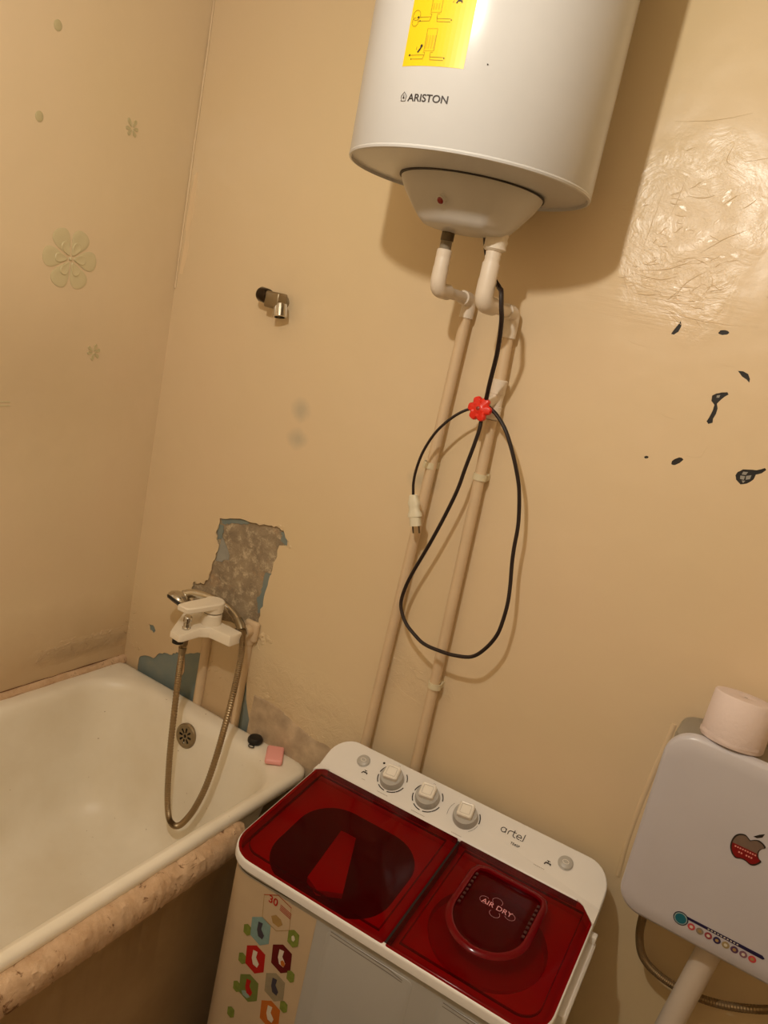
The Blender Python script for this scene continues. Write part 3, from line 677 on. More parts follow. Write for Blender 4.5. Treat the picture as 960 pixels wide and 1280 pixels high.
# ---------------------------------------------------------------- water pipes
def elbow_pts(a, b, c, r, k=6):
    a, b, c = V(*a), V(*b), V(*c); p = b+(a-b).normalized()*r; q = b+(c-b).normalized()*r; out = [a, p]
    for i in range(1, k): t = i/k; out.append((1-t)**2*p+2*t*(1-t)*b+t*t*q)
    return out+[q, c]
wp = thing('cold_water_pipe', 'left white plastic water pipe running down from the heater', 'pipe', (.886, -.03, 0))
xa = .888; yo = -.180
bm = bmesh.new(); lathe(bm, [(.017, 0), (.0175, -.006), (.013, -.008)], 6, Matrix.Translation((xa, yo, 1.921))); lathe(bm, [(.0125, 0), (.0125, -.018), (.0105, -.019)], 18, Matrix.Translation((xa, yo, 1.914))); obj('brass_nut', bm, M_brass, wp)
bm = bmesh.new(); lathe(bm, [(.0112, 0), (.0112, -.022)], 18, Matrix.Translation((xa, yo, 1.898))); obj('nipple', bm, M_grey, wp)
bm = bmesh.new(); lathe(bm, [(.0125, .0), (.0145, -.002), (.0145, -.013), (.0140, -.015), (.0145, -.017), (.0142, -.038)], 22, Matrix.Translation((xa, yo, 1.880))); obj('socket', bm, M_ppr, wp)
bm = bmesh.new(); tube(bm, elbow_pts((xa, yo, 1.846), (xa, yo, 1.806), (xa, yo+.046, 1.806), .020), .0152, 20); obj('elbow', bm, M_ppr, wp)
bm = bmesh.new(); tube(bm, [(xa, yo+.04, 1.806), (xa, -.052, 1.806)], .0110, 18); obj('stub_pipe', bm, M_ppr, wp)
bm = bmesh.new(); tube(bm, elbow_pts((xa, -.062, 1.806), (xa, -.026, 1.806), (xa-.001, -.026, 1.768), .018), .0148, 20); obj('elbow', bm, M_ppr, wp)
bm = bmesh.new(); tube(bm, [(xa-.001, -.026, 1.775), (.882, -.024, 1.35), (.874, -.022, .95), (.868, -.022, .30)], .0118, 20); obj('pipe_run', bm, M_paintpipe, wp)
wq = thing('hot_water_pipe', 'right white plastic water pipe with stop valve below the heater', 'pipe', (1.0, -.03, 0))
xb = .990
bm = bmesh.new(); P = []
lathe(bm, [(.018, 0), (.021, -.006), (.0195, -.012), (.0215, -.018), (.020, -.026), (.0212, -.032), (.0165, -.036)], 22, Matrix.Translation((xb, yo, 1.925)))
for v in bm.verts: v.co += V(1, 1, 0)*.0016*nz(v.co, 110)
obj('tape_wrap', bm, M_tape, wq, label='lumpy wrapped tape at the outlet')
bm = bmesh.new(); lathe(bm, [(.0145, 0), (.0150, -.004), (.0142, -.008), (.0150, -.012), (.0142, -.016), (.0150, -.022)], 22, Matrix.Translation((xb, yo, 1.890))); obj('threaded_adapter', bm, M_ppr, wq)
bm = bmesh.new(); lathe(bm, [(.0160, 0), (.0165, -.002), (.0165, -.032)], 22, Matrix.Translation((xb, yo, 1.868))); obj('socket', bm, M_ppr, wq)
bm = bmesh.new(); tube(bm, elbow_pts((xb, yo, 1.838), (xb, yo, 1.795), (xb, yo+.048, 1.795), .022), .0172, 22); obj('elbow', bm, M_ppr, wq)
bm = bmesh.new(); tube(bm, [(xb, yo+.04, 1.795), (xb, -.052, 1.795)], .0118, 18); obj('stub_pipe', bm, M_ppr, wq)
bm = bmesh.new(); tube(bm, elbow_pts((xb, -.064, 1.795), (xb, -.026, 1.795), (xb+.001, -.026, 1.745), .018), .0155, 20); obj('elbow', bm, M_ppr, wq)
bm = bmesh.new(); tube(bm, [(xb+.001, -.026, 1.75), (.996, -.026, 1.655)], .0118, 18); obj('pipe_run', bm, M_paintpipe, wq)
bm = bmesh.new(); tube(bm, [(.998, -.026, 1.575), (1.003, -.024, 1.40), (1.010, -.022, 1.00), (1.015, -.022, .30)], .0122, 20); obj('pipe_run', bm, M_paintpipe, wq)
bm = bmesh.new(); lathe(bm, [(.0135, 0), (.0160, -.002), (.0160, -.030), (.0150, -.031), (.0150, -.055), (.0165, -.056), (.0165, -.082), (.0135, -.084)], 22, Matrix.Translation((.997, -.026, 1.660)))
obj('stop_valve', bm, M_ppr, wq)
bm = bmesh.new(); tube(bm, [(.997, -.034, 1.618), (.992, -.074, 1.600)], [.0105, .0085], 16); obj('valve_spindle', bm, M_ppr, wq)
# six-lobed red handle, facing out of the wall
hm = axis_M((.990, -.080, 1.596), (-.06, -1, .12)); bm = bmesh.new(); rs = []
for r, z in ((.80, -.007), (.97, -.005), (1, 0), (.97, .005), (.80, .0075), (.50, .006), (.34, .009), (.22, .009)):
    ring_ = []
    for k in range(72):
        a = 2*PI*k/72; lo = (.0262-.0062*((1-math.cos(6*a))/2)**3) if r > .6 else .0225
        ring_.append(hm @ V(lo*r*math.cos(a), lo*r*math.sin(a), z))
    rs.append(ring_)
rings(bm, rs); hd = obj('valve_handle', bm, M_redpl, wq, smooth=50, label='red flower-shaped valve handle')
bm = bmesh.new(); lathe(bm, [(.004, .008), (.004, .0105), (.002, .0115)], 12, hm); obj('handle_screw', bm, mat('dull_red_screw', srgb(150, 50, 30), .4), hd, local=False)
clips = [(.879, 1.445, -.024, 'left pipe clip, the one on the cold pipe beneath the cord plug level', 'pipe'), (1.002, 1.452, -.024, 'upper pipe clip on the right pipe below the red handle', 'x'), (1.012, .962, -.022, 'lower pipe clip on the right pipe just above the washing machine', 'x')]
for (x, z, y, lb, _) in clips:
    t = thing('pipe_clip', {0: ''}.get(1, lb), 'clip', (x, 0, z), group='pipe clips on the two wall pipes')
    bm = bmesh.new(); box(bm, (x-.013, -.012, z-.008), (x+.013, 0, z+.008), .002); obj('clip_base', bm, M_clip, t)
    bm = bmesh.new(); rs = []
    for zz in (-.009, .009):
        pass
    A = [math.radians(a) for a in range(-35, 216, 12)]
    o_ = [V(x+.0155*math.cos(a), y-.0155*math.sin(a), 0) for a in A]; i_ = [V(x+.0128*math.cos(a), y-.0128*math.sin(a), 0) for a in A[::-1]]
    rings(bm, [[p+V(0, 0, z+zz) for p in o_+i_] for zz in (-.007, .007)]); obj('clip_jaw', bm, M_clip, t)
bpy.context.view_layer.update()
for o_ in [o for o in scn.objects if o.name.startswith('pipe_clip')]:
    if o_.location.x < .95: o_['label'] = 'small cream clip holding the left pipe, above the white plug'

# ---------------------------------------------------------------- power cord
pc = thing('power_cord', 'black heater power cord looped round the red valve handle', 'cord', (1.0, -.08, 1.6))
CP = [(.962,-.180,1.925),(.964,-.158,1.89),(.978,-.148,1.855),(1.004,-.152,1.83),(1.023,-.182,1.822),(1.031,-.184,1.795),(1.034,-.174,1.768),(1.025,-.140,1.714),(1.007,-.100,1.650),(.999,-.080,1.616),(.997,-.072,1.600)]
bm = bmesh.new(); tube(bm, spline(CP, 10), .0046, 10)
obj('cord_upper', bm, M_cord, pc)
LOOP = [(1.0020,-.070,1.6040),(1.0290,-.074,1.5900),(1.0570,-.078,1.5640),(1.0830,-.076,1.5210),(1.1030,-.070,1.4760),(1.1130,-.066,1.4420),(1.1240,-.064,1.3890),(1.1280,-.064,1.3380),(1.1320,-.064,1.3050),(1.1400,-.066,1.2640),(1.1460,-.070,1.2270),(1.1470,-.074,1.1880),(1.1430,-.077,1.1520),(1.1270,-.080,1.1160),(1.1030,-.082,1.0880),(1.0640,-.082,1.0750),(1.0280,-.080,1.0700),(.9910,-.078,1.0690),(.9640,-.074,1.0760),(.9280,-.070,1.0960),(.9060,-.066,1.1260),(.9040,-.064,1.1590),(.9140,-.064,1.2050),(.9410,-.066,1.2860),(.9620,-.068,1.3560),(.9780,-.070,1.4200),(.9850,-.072,1.4690),(.9930,-.074,1.5180),(.9970,-.074,1.5580),(.9940,-.072,1.5820)]
bm = bmesh.new(); sp = spline(LOOP, 5); tube(bm, sp, .0041, 10); obj('cord_loop', bm, M_cord, pc)
PLG = [(.9860,-.070,1.5940),(.9620,-.076,1.5880),(.9340,-.082,1.5640),(.9070,-.086,1.5270),(.8880,-.086,1.4820),(.8800,-.085,1.4410),(.8790,-.083,1.4090),(.8830,-.080,1.3820)]
bm = bmesh.new(); tube(bm, spline(PLG, 8), .0030, 10); obj('cord_tail', bm, M_cord, pc)
pgm = Matrix.Translation((.884, -.080, 1.380)) @ Matrix.Rotation(math.radians(-19), 4, 'Y')
bm = bmesh.new(); rs = []
for z, w_, d in ((.002, .0065, .006), (0, .009, .008), (-.008, .0105, .009), (-.016, .0135, .010), (-.024, .0115, .009), (-.032, .0115, .009), (-.040, .0155, .011), (-.046, .0155, .011), (-.047, .0120, .010), (-.066, .0120, .010)):
    rs.append([pgm @ V(w_*math.copysign(abs(math.cos(a))**.7, math.cos(a)), d*math.copysign(abs(math.sin(a))**.7, math.sin(a)), z) for a in [2*PI*k/24 for k in range(24)]])
rings(bm, rs); pb = obj('plug', bm, M_plug, pc)
for s_ in (-1, 1):
    bm = bmesh.new(); tube(bm, [pgm @ V(s_*.0075, 0, -.066), pgm @ V(s_*.0075, 0, -.082)], .0017, 8); obj('plug_pin', bm, M_brass, pb)

# ---------------------------------------------------------------- washing machine (local frame: x = width, -y = depth)
WM = thing('washing_machine', 'white twin-tub washing machine with dark red clear lids', 'washing machine', (.836, -.084, 0), .044)
W, D, DC = .66, .404, .085
def zt(v): return .777-(.047/.085)*v if v < DC else .730-(v-DC)*(.039/.319)
def outl(d, rb=.05, rf=.062): return rrect(d, W-d, -(D-d), -d, [max(.01, rb-d), max(.01, rb-d), max(.01, rf-d), max(.01, rf-d)], 10)
def rrn(x0, x1, y0, y1, rad, seg=8, k=14):
    P = rrect(x0, x1, y0, y1, rad, seg); out = []
    for i, p in enumerate(P):
        out.append(p)
        if i % (seg+1) == seg:
            q = P[(i+1) % len(P)]; out += [(p[0]+(q[0]-p[0])*j/(k+1), p[1]+(q[1]-p[1])*j/(k+1)) for j in range(1, k+1)]
    return out
def densify(P, L=.03):
    out = []
    for i, p in enumerate(P):
        q = P[(i+1) % len(P)]; k = max(1, int(math.hypot(q[0]-p[0], q[1]-p[1])/L))
        for j in range(k): out.append((p[0]+(q[0]-p[0])*j/k, p[1]+(q[1]-p[1])*j/k))
    return out
def put(P, f): return [V(x, y, f(x, y)) for x, y in P]
# cabinet
bm = bmesh.new(); P = densify(outl(.008)); rings(bm, [put(P, lambda x, y: .035), put(P, lambda x, y: zt(-y)-.022)], True, False); obj('cabinet', bm, M_wmfront, WM, local=True, smooth=30)
for x, y in ((.06, -.06), (.60, -.06), (.06, -.34), (.60, -.34)):
    bm = bmesh.new(); lathe(bm, [(.022, 0), (.018, .04)], 12, Matrix.Translation((x, y, 0))); obj('foot', bm, M_darkpl, WM, local=True)
# rim band
bm = bmesh.new(); RO = lambda d: rrn(d, W-d, -(D-d), -d, [.05-d, .05-d, .062-d, .062-d])
rings(bm, [put(RO(.004), lambda x, y: zt(-y)-.021), put(RO(0), lambda x, y: zt(-y)-.020), put(RO(0), lambda x, y: zt(-y)-.006), put(RO(.0012), lambda x, y: zt(-y)-.003), put(RO(.004), lambda x, y: zt(-y)-.0015), put(RO(.009), lambda x, y: zt(-y)-.0015), put(RO(.009), lambda x, y: zt(-y)-.020)], False, False)
obj('top_rim', bm, M_wmwhite, WM, local=True, smooth=40)
# deck under the lids with the wash well and the covered spin opening
wash = rrect(.050, .318, -.372, -.125, .085, 10)
spin = [(.500+.112*math.cos(2*PI*k/48), -.240+.112*math.sin(2*PI*k/48)) for k in range(48)]
deckout = rrect(.009, W-.009, -(D-.009), -DC+.002, [.008, .008, .053, .053], 10)
bm = plate(deckout, [wash[::-1], spin[::-1]], .003); remap(bm, lambda x, y, z: (x, y, zt(-y)-.036+z)); obj('deck', bm, M_wmwhite, WM, local=True, smooth=0)
bm = bmesh.new()
ww = lambda s_, z: [V(.184+(x-.184)*s_, -.2485+(y+.2485)*s_, z) for x, y in wash]
rings(bm, [[V(p.x, p.y, zt(-p.y)-.034) for p in ww(1, 0)], ww(.97, .60), ww(.94, .42), ww(.86, .36), ww(.5, .345)], False, True); obj('wash_tub', bm, M_washin, WM, local=True, smooth=40)
bm = bmesh.new(); rs = []
for r, z in ((.088, .346), (.088, .362), (.06, .372), (.02, .392), (.004, .395)):
    rs.append([V(.184+r*(1+.06*math.cos(6*a))*math.cos(a), -.2485+r*(1+.06*math.cos(6*a))*math.sin(a), z) for a in [2*PI*k/48 for k in range(48)]])
rings(bm, rs); obj('pulsator', bm, M_drum, WM, local=True)
bm = bmesh.new(); FP_ = [(.112, -.128), (.140, -.300), (.175, -.318), (.218, -.290), (.150, -.128)]
rings(bm, [[V(x, y, .628) for x, y in FP_], [V(x, y, .640) for x, y in FP_]]); obj('pale_wedge', bm, M_wmwhite, WM, local=True, smooth=0)  # pale slab added for the lighter wedge seen through the lid
bm = bmesh.new(); ss = lambda s_, z: [V(.500+(x-.5)*s_, -.240+(y+.240)*s_, z) for x, y in spin]
rings(bm, [[V(p.x, p.y, zt(-p.y)-.034) for p in ss(1, 0)], ss(.99, .672), ss(.97, .667), ss(.5, .667)], False, True); obj('spin_inner_cover', bm, M_spin, WM, local=True, smooth=40)  # shallow pale inner cover, so the spin opening shows no dark hole
# console (wedge with rounded back corners)
RC = lambda d: rrn(d, W-d, -DC-.001+d, -d, [.052-d, .052-d, .004-d, .004-d])
bm = bmesh.new()
LC = rings(bm, [put(RC(0), lambda x, y: zt(-y)-.034), put(RC(0), lambda x, y: zt(-y)-.003), put(RC(.001), lambda x, y: zt(-y)-.0008), put(RC(.003), lambda x, y: zt(-y)+.0006)], False, True)
cons = obj('control_console', bm, M_wmwhite, WM, local=True, smooth=30)
# console wings that sweep forward at the lid corners
for P in ([(W-.001, -DC), (W-.001, -DC-.040), (W-.006, -DC-.036), (W-.030, -DC-.008), (W-.045, -DC)], [(.001, -DC), (.030, -DC), (.020, -DC-.005), (.005, -DC-.018), (.001, -DC-.022)]):
    P = P if P[0][0] > .3 else P[::-1]
    bm = bmesh.new(); rings(bm, [put(P, lambda x, y: zt(-y)-.02), put(P, lambda x, y: zt(-y)+.0035)]); obj('console_wing', bm, M_wmwhite, WM, local=True, smooth=0)
csl = math.atan2(.047, .085)
def CON(x, v, lift=0):   # matrix of the console surface at (x, v)
    return Matrix.Translation((x, -v, zt(v)+.0010)) @ Matrix.Rotation(csl, 4, 'X') @ Matrix.Translation((0, 0, lift))
def cap_bm(M, r=.0275):
    bm = bmesh.new(); lathe(bm, [(r, 0), (r, .004), (r*.93, .015), (r*.90, .017)], 32, M); return bm
for (x, v) in ((.167, .042), (.258, .043), (.350, .043)):
    M = CON(x, v); k = obj('dial_knob', cap_bm(M), M_knob, WM, local=True)
    bm = bmesh.new(); bb = rrect(-.0165, .0165, -.0165, .0165, .005, 4); M2 = M @ Matrix.Rotation(math.radians(8), 4, 'Z')
    rings(bm, [[M2 @ V(a[0], a[1]+.003, z) for a in (inset(bb, d) if d else bb)] for d, z in ((0, .014), (0, .027), (.002, .029), (.0035, .0285), (.0042, .0275))]); kk = obj('knob_grip', bm, M_knobtop, k, local=True)
    bm = bmesh.new(); ribbon(bm, rrect(-.0105, .0105, -.0105, .0105, .002, 3), .0006, .0292, closed=True, off=(0, .003)); bm.transform(M2); obj('grip_outline', bm, M_knob, k, local=True, smooth=0)
for (x, v) in ((.086, .034), (.570, .034)):
    M = CON(x, v); bm = bmesh.new(); lathe(bm, [(.0155, 0), (.0155, .0015), (.0142, .002), (.0140, .004), (.010, .0062)], 26, M); k = obj('push_button', bm, M_knob, WM, local=True)
    bm = bmesh.new(); ribbon(bm, arc(0, 0, .0062, 0, 360, 18, ry=.0042), .0010, .0066, closed=False); bm.transform(M); obj('button_mark', bm, M_knobtop, k, local=True, smooth=0)
bm = bmesh.new()
def dash(b, M, pts, wd=.0013): 
    q = bmesh.new(); ribbon(q, pts, wd, .0004); q.transform(M); me = bpy.data.meshes.new('t'); q.to_mesh(me); q.free(); b.from_mesh(me); bpy.data.meshes.remove(me)
for i, (x, v) in enumerate(((.167, .040), (.258, .042), (.348, .043))):
    M = CON(x, v)
    if i < 2:
        for a in (-30, 30, 160, 205, 250, 295): dash(bm, M, arc(0, 0, .0335, a-17, a+17, 8), .0023)
    else:
        dash(bm, M, arc(0, 0, .0335, 0, 40, 8), .0023); dash(bm, M, arc(0, 0, .0335, 85, 122, 8), .0023); dash(bm, M, arc(0, 0, .0335, -50, -8, 8), .0006); dash(bm, M, arc(0, 0, .0375, 150, 200, 8), .0006)
for s_, M in ((1, CON(.104, .055)), (1, CON(.539, .050))):   # tap symbols
    dash(bm, M, [(-.006, -.004), (-.004, .0008), (.006, .0008), (.006, -.002)], .0030); dash(bm, M, [(0, 0), (0, .0055)], .0016); dash(bm, M, [(-.0035, .0055), (.0035, .0055)], .0016)
M = CON(.130, .018); q = bmesh.new(); disc(q, 0, 0, .0028); q.transform(M); me = bpy.data.meshes.new('t'); q.to_mesh(me); q.free(); bm.from_mesh(me)
obj('console_marks', bm, M_ink, cons, local=True, smooth=0, kind='stuff')
bm = bmesh.new()
for x, v, L in ((.167, .077, .028), (.258, .079, .034), (.352, .081, .026), (.527, .063, .024), (.112, .069, .010), (.167, .0085, .009), (.258, .0095, .009)):
    M = CON(x, v)
    for k in range(int(L/.003)): dash(bm, M, [(-L/2+k*.003, 0), (-L/2+k*.003+.0019, 0)], .0011)
obj('caption_print', bm, mat('grey_print', srgb(140, 128, 116), .6), cons, local=True, smooth=0, kind='stuff')
# brand lettering on the console, drawn as rounded strokes
bm = bmesh.new(); M = CON(.452, .030); S = .0105; wd = .0017
st = []
st.append(arc(.5, .5, .5, 0, 360, 20)); st.append([(1.0, 1.0), (1.0, 0.0)])
st.append([(1.55, 0), (1.55, .6)] + arc(2.0, .55, .45, 180, 90, 6) + [(2.3, 1.0)])
st.append([(2.62, 1.45), (2.62, .35)] + arc(2.97, .35, .35, 180, 270, 6) + [(3.2, 0)]); st.append([(2.3, 1.0), (3.1, 1.0)])
st.append([(3.35, .5), (4.3, .5)] + arc(3.82, .5, .48, 0, 300, 16)); st.append([(4.2, .02), (4.75, .02)] + [(4.75, 1.6)])
for s_ in st: dash(bm, M, [((p[0]-2.4)*S, (p[1]-.5)*S) for p in s_], wd)
obj('brand_lettering', bm, M_ink, cons, local=True, smooth=0)
b = text_bm('TE45P', .0078, thick=0, bold=.0001); b.transform(CON(.466, .047, .0004)); obj('model_lettering', b, M_ink, cons, local=True, smooth=0)
# lids
def lidring(x0, x1, rl, rr, d):
    rad = [.020 if rr > .02 else .004, .014 if rl > .02 else .004, max(.004, rl), max(.004, rr)]
    return rrn(x0+d, x1-d, -(D-.0035)+d, -(DC+.001)-d, [max(.0006, r-d) for r in rad])
def lid(x0, x1, rl, rr, name, label):
    A = lambda d: lidring(x0, x1, rl, rr, d)
    bm = bmesh.new(); top = [put(A(0), lambda x, y: zt(-y)-.014), put(A(0), lambda x, y: zt(-y)-.002), put(A(.001), lambda x, y: zt(-y)+.0008), put(A(.003), lambda x, y: zt(-y)+.0020)]
    rings(bm, top, False, True)
    return obj(name, bm, M_red, WM, local=True, smooth=40, label=label)
UD = .362
l1 = lid(.0035, UD-.0025, .058, 0, 'wash_lid', 'clear dark red lid over the wash tub')
l2 = lid(UD+.0025, W-.0035, 0, .058, 'spin_lid', 'clear dark red lid over the spinner')
for x0, x1, rl, rr, par in ((.0035, UD-.001, .058, 0, l1), (UD+.001, W-.0035, 0, .058, l2)):   # stiffening rib under each lid edge
    A = lambda d: lidring(x0, x1, rl, rr, d)
    bm = bmesh.new(); rings(bm, [put(A(.020), lambda x, y: zt(-y)+.0012), put(A(.020), lambda x, y: zt(-y)-.003), put(A(.022), lambda x, y: zt(-y)-.003), put(A(.022), lambda x, y: zt(-y)+.0012)], False, False); obj('lid_rib', bm, M_red, par, local=True)
bm = bmesh.new(); P = [(UD-.0024, -(D-.010)), (UD+.0024, -(D-.010)), (UD+.0024, -DC-.002), (UD-.0024, -DC-.002)]
rings(bm, [put(P, lambda x, y: zt(-y)-.030), put(P, lambda x, y: zt(-y)-.004)]); obj('lid_divider', bm, M_darkpl, WM, local=True, smooth=0)
# raised D-shaped vent of the spin lid
Dp = [(.425, -.150), (.430, -.136), (.444, -.131), (.546, -.131), (.560, -.136), (.565, -.150), (.565, -.235)] + [(.495+.070*math.cos(math.radians(a)), -.240+.072*math.sin(math.radians(a))) for a in range(-5, -176, -10)] + [(.425, -.235)]
Dp = [(x, y) for x, y in Dp][::-1]
bm = bmesh.new(); zl = lambda d: (lambda x, y: zt(-y)+.002+d)
rings(bm, [put(inset(Dp, -.012), zl(-.0005)), put(inset(Dp, -.008), zl(.0035)), put(inset(Dp, -.003), zl(.0055)), put(inset(Dp, .001), zl(.0045)), put(inset(Dp, .003), zl(-.0045))], False, False)
obj('vent_frame', bm, M_redopaque, l2, local=True, smooth=50, label='raised D-shaped rim of the inner lid')
bm = bmesh.new(); rings(bm, [put(inset(Dp, .003), zl(-.0045)), put(inset(Dp, .012), zl(.0008)), put(inset(Dp, .020), zl(.0012))], False, True); vp = obj('vent_panel', bm, M_red, l2, local=True, smooth=50)
bm = bmesh.new()
for x in (.4305, .5595):
    for k in range(8):
        y = -.150-k*.0118; box(bm, (x-.0028, y-.0078, zt(-y)+.0015), (x+.0028, y, zt(-y)+.0052), .0006)
obj('vent_slats', bm, M_reddark, l2, local=True, kind='stuff')
def LID(x, v): return Matrix.Translation((x, -v, zt(v)+.0036)) @ Matrix.Rotation(math.atan2(.039, .319), 4, 'X')
b = text_bm('AIR DRY', .0165, thick=0); b.transform(LID(.495, .205) ); obj('lid_lettering', b, M_pinktext, vp, local=True, smooth=0, label='pale AIR DRY lettering')
bm = bmesh.new()
for cx, cy, a0 in ((-.026, .003, 60), (.028, -.004, 210), (-.004, .014, -30), (.002, -.016, 150)): dash(bm, LID(.495, .205), arc(cx, cy, .010, a0, a0+260, 16, ry=.0085), .0005)
obj('swirl_print', bm, M_pinktext, vp, local=True, smooth=0, kind='stuff')
# front: sticker sheet, panels, seam
front = lambda P, y=-(D-.008)-.0006: [V(a, y, b) for a, b in P]
def wrapx(s):  # along the front face then round the left corner (s < .070 bends back)
    r = .054; x0 = .062
    if s >= x0: return (s, -(D-.008))
    a = (x0-s)/r
    if a > PI/2: return (.008, -(D-.062)+ (x0-s-r*PI/2))
    return (x0-r*math.sin(a), -(D-.062)-r*math.cos(a))
def on_front(bm, lift):
    for v in bm.verts:
        s_, z, l = v.co; x, y = wrapx(s_)
        if s_ >= .062: nx, ny = 0, -1
        else: a = min(PI/2, (.062-s_)/.054); nx, ny = -math.sin(a), -math.cos(a)
        v.co = V(x+nx*(lift+l), y+ny*(lift+l), z)
    return bm
bm = bmesh.new(); g = [[bm.verts.new((-.01+.235*i/40, z, 0)) for i in range(41)] for z in (.045, .655)]
for i in range(40): bm.faces.new((g[0][i], g[0][i+1], g[1][i+1], g[1][i]))
ds = obj('decal_sheet', on_front(bm, .0005), M_wmbeige, WM, local=True, label='beige sticker sheet round the front left corner')
bm = bmesh.new(); ribbon(bm, [(-.01+.67*i/60, .6655-.006*math.exp(-((i-8)/8)**2)) for i in range(61)], .0016, 0); obj('rim_seam', on_front(bm, .0008), M_ink, WM, local=True, smooth=0)
M_groove = mat('groove_grey', srgb(128, 120, 112), .7)
for x0, x1 in ((.250, .430), (.480, .632)):
    bm = bmesh.new(); P = rrect(x0, x1, .10, .650, .012, 5)
    rings(bm, [[V(a, -(D-.008)+.001, b) for a, b in P], [V(a, -(D-.008)-.0006, b) for a, b in inset(P, .001)], [V(a, -(D-.008)-.0012, b) for a, b in inset(P, .006)]]); fpn = obj('front_panel', bm, M_wmfront, WM, local=True)
    for k in range(2):
        bm = bmesh.new(); ribbon(bm, [(x0+.008, .650-k*.007), (x1-.05, .648-k*.007), (x1-.02, .643-k*.004)], .0016, 0); remap(bm, lambda a, b, c: (a, -(D-.008)-.0016, b)); obj('panel_groove', bm, M_groove, fpn, local=True, smooth=0)
# sticker hexagons
def hexa(cx, cz, w_, h, sk=.18):
    P = [(-.5, .28), (-.05, .5), (.42, .38), (.5, -.25), (.10, -.5), (-.42, -.36)]
    return [(cx+p[0]*w_, cz+p[1]*h) for p in P]
def sticker(name, cx, cz, w_, h, m, inner=(), lift=.0009):
    bm = bmesh.new(); poly(bm, hexa(cx, cz, w_, h), 0); bmesh.ops.subdivide_edges(bm, edges=bm.edges, cuts=1)
    o = obj(name, on_front(bm, lift), m, ds, local=True, smooth=0)
    return o
def inner_art(cx, cz, w_, h, m, pts, lift=.0013, name='sticker_art'):
    bm = bmesh.new(); poly(bm, [(cx+a*w_, cz+b*h) for a, b in pts], 0); return obj(name, on_front(bm, lift), m, ds, local=True, smooth=0)
G_ = [(-.35, .1), (-.1, .35), (.2, .25), (.35, 0), (.15, -.3), (-.2, -.25)]
c_red = flat('sticker_red', 176, 26, 24); c_mar = flat('sticker_maroon', 96, 18, 22); c_blue = flat('sticker_blue', 128, 158, 156); c_grn = flat('sticker_green', 112, 124, 62); c_or = flat('sticker_orange', 190, 106, 38)
c_wht = flat('sticker_white', 214, 206, 190); c_tan = flat('sticker_tan', 168, 136, 84); c_dk = flat('sticker_dark', 66, 62, 74); c_grey = flat('sticker_grey', 150, 138, 112); c_sk = flat('sticker_sky', 140, 160, 150)
bm = bmesh.new(); ribbon(bm, hexa(.140, .618, .068, .074), .0012, 0, closed=True); obj('hexagon_outline', on_front(bm, .0010), c_tan, ds, local=True, smooth=0)
bm = bmesh.new(); ribbon(bm, hexa(.140, .618, .070, .076)[:2]+[hexa(.140, .618, .070, .076)[2]], .0011, 0); obj('hexagon_outline', on_front(bm, .0012), c_red, ds, local=True, smooth=0)
inner_art(.144, .602, .040, .034, c_tan, G_)
b = text_bm('30', .022, thick=0, bold=.0004)
for v in b.verts: v.co = V(v.co.x+.128, v.co.y+.638, 0)
obj('sticker_number', on_front(b, .0013), c_red, ds, local=True, smooth=0)
bm = bmesh.new()
for k in range(4): ribbon(bm, [(.145, .640-k*.0035), (.172, .634-k*.0035)], .0013, 0)
obj('sticker_print', on_front(bm, .0013), c_red, ds, local=True, smooth=0, kind='stuff')
for cx, cz, m, art in ((.113, .560, c_blue, c_dk), (.114, .494, c_red, c_wht), (.170, .532, c_mar, c_wht), (.112, .424, c_grn, c_red), (.168, .464, c_grey, c_dk), (.170, .400, c_or, c_wht)):
    sticker('hexagon_sticker', cx, cz, .048, .062, m)
    inner_art(cx, cz+.002, .026, .034, art, [(-.3, .45), (.1, .5), (.05, .1), (.4, -.2), (.3, -.5), (-.1, -.45), (-.3, -.1)])
    if m is c_mar: inner_art(cx+.005, cz-.008, .016, .020, c_or, G_, .0015)
    if m is c_grn: inner_art(cx-.004, cz-.018, .030, .022, c_sk, G_, .0012)
for cx, cz, s_ in ((.084, .545, 1), (.186, .589, 1.45), (.085, .478, 1), (.197, .509, 1), (.085, .410, 1), (.196, .437, 1), (.083, .345, 1)):
    sticker('leaf_sticker', cx, cz, .018*s_, .026*s_, M_leaf, lift=.0016)
inner_art(.186, .589, .012, .020, c_wht, G_, .0019)
# side handle
bm = bmesh.new(); rs = []
for v in (.115, .118, .25, .30, .305):
    z = zt(v)-.045; w_ = .020 if .116 < v < .303 else .014
    rs.append([V(W-.006, -v, z-.03), V(W-.006+w_*.6, -v, z-.032), V(W-.006+w_, -v, z-.016), V(W-.006+w_, -v, z+.006), V(W-.006+w_*.8, -v, z+.010), V(W-.006, -v, z+.010)])
rings(bm, rs); box(bm, (W-.004, -.128, zt(.12)-.036), (W+.012, -.112, zt(.12)-.020), .002); obj('side_handle', bm, M_wmwhite, WM, local=True, smooth=30)

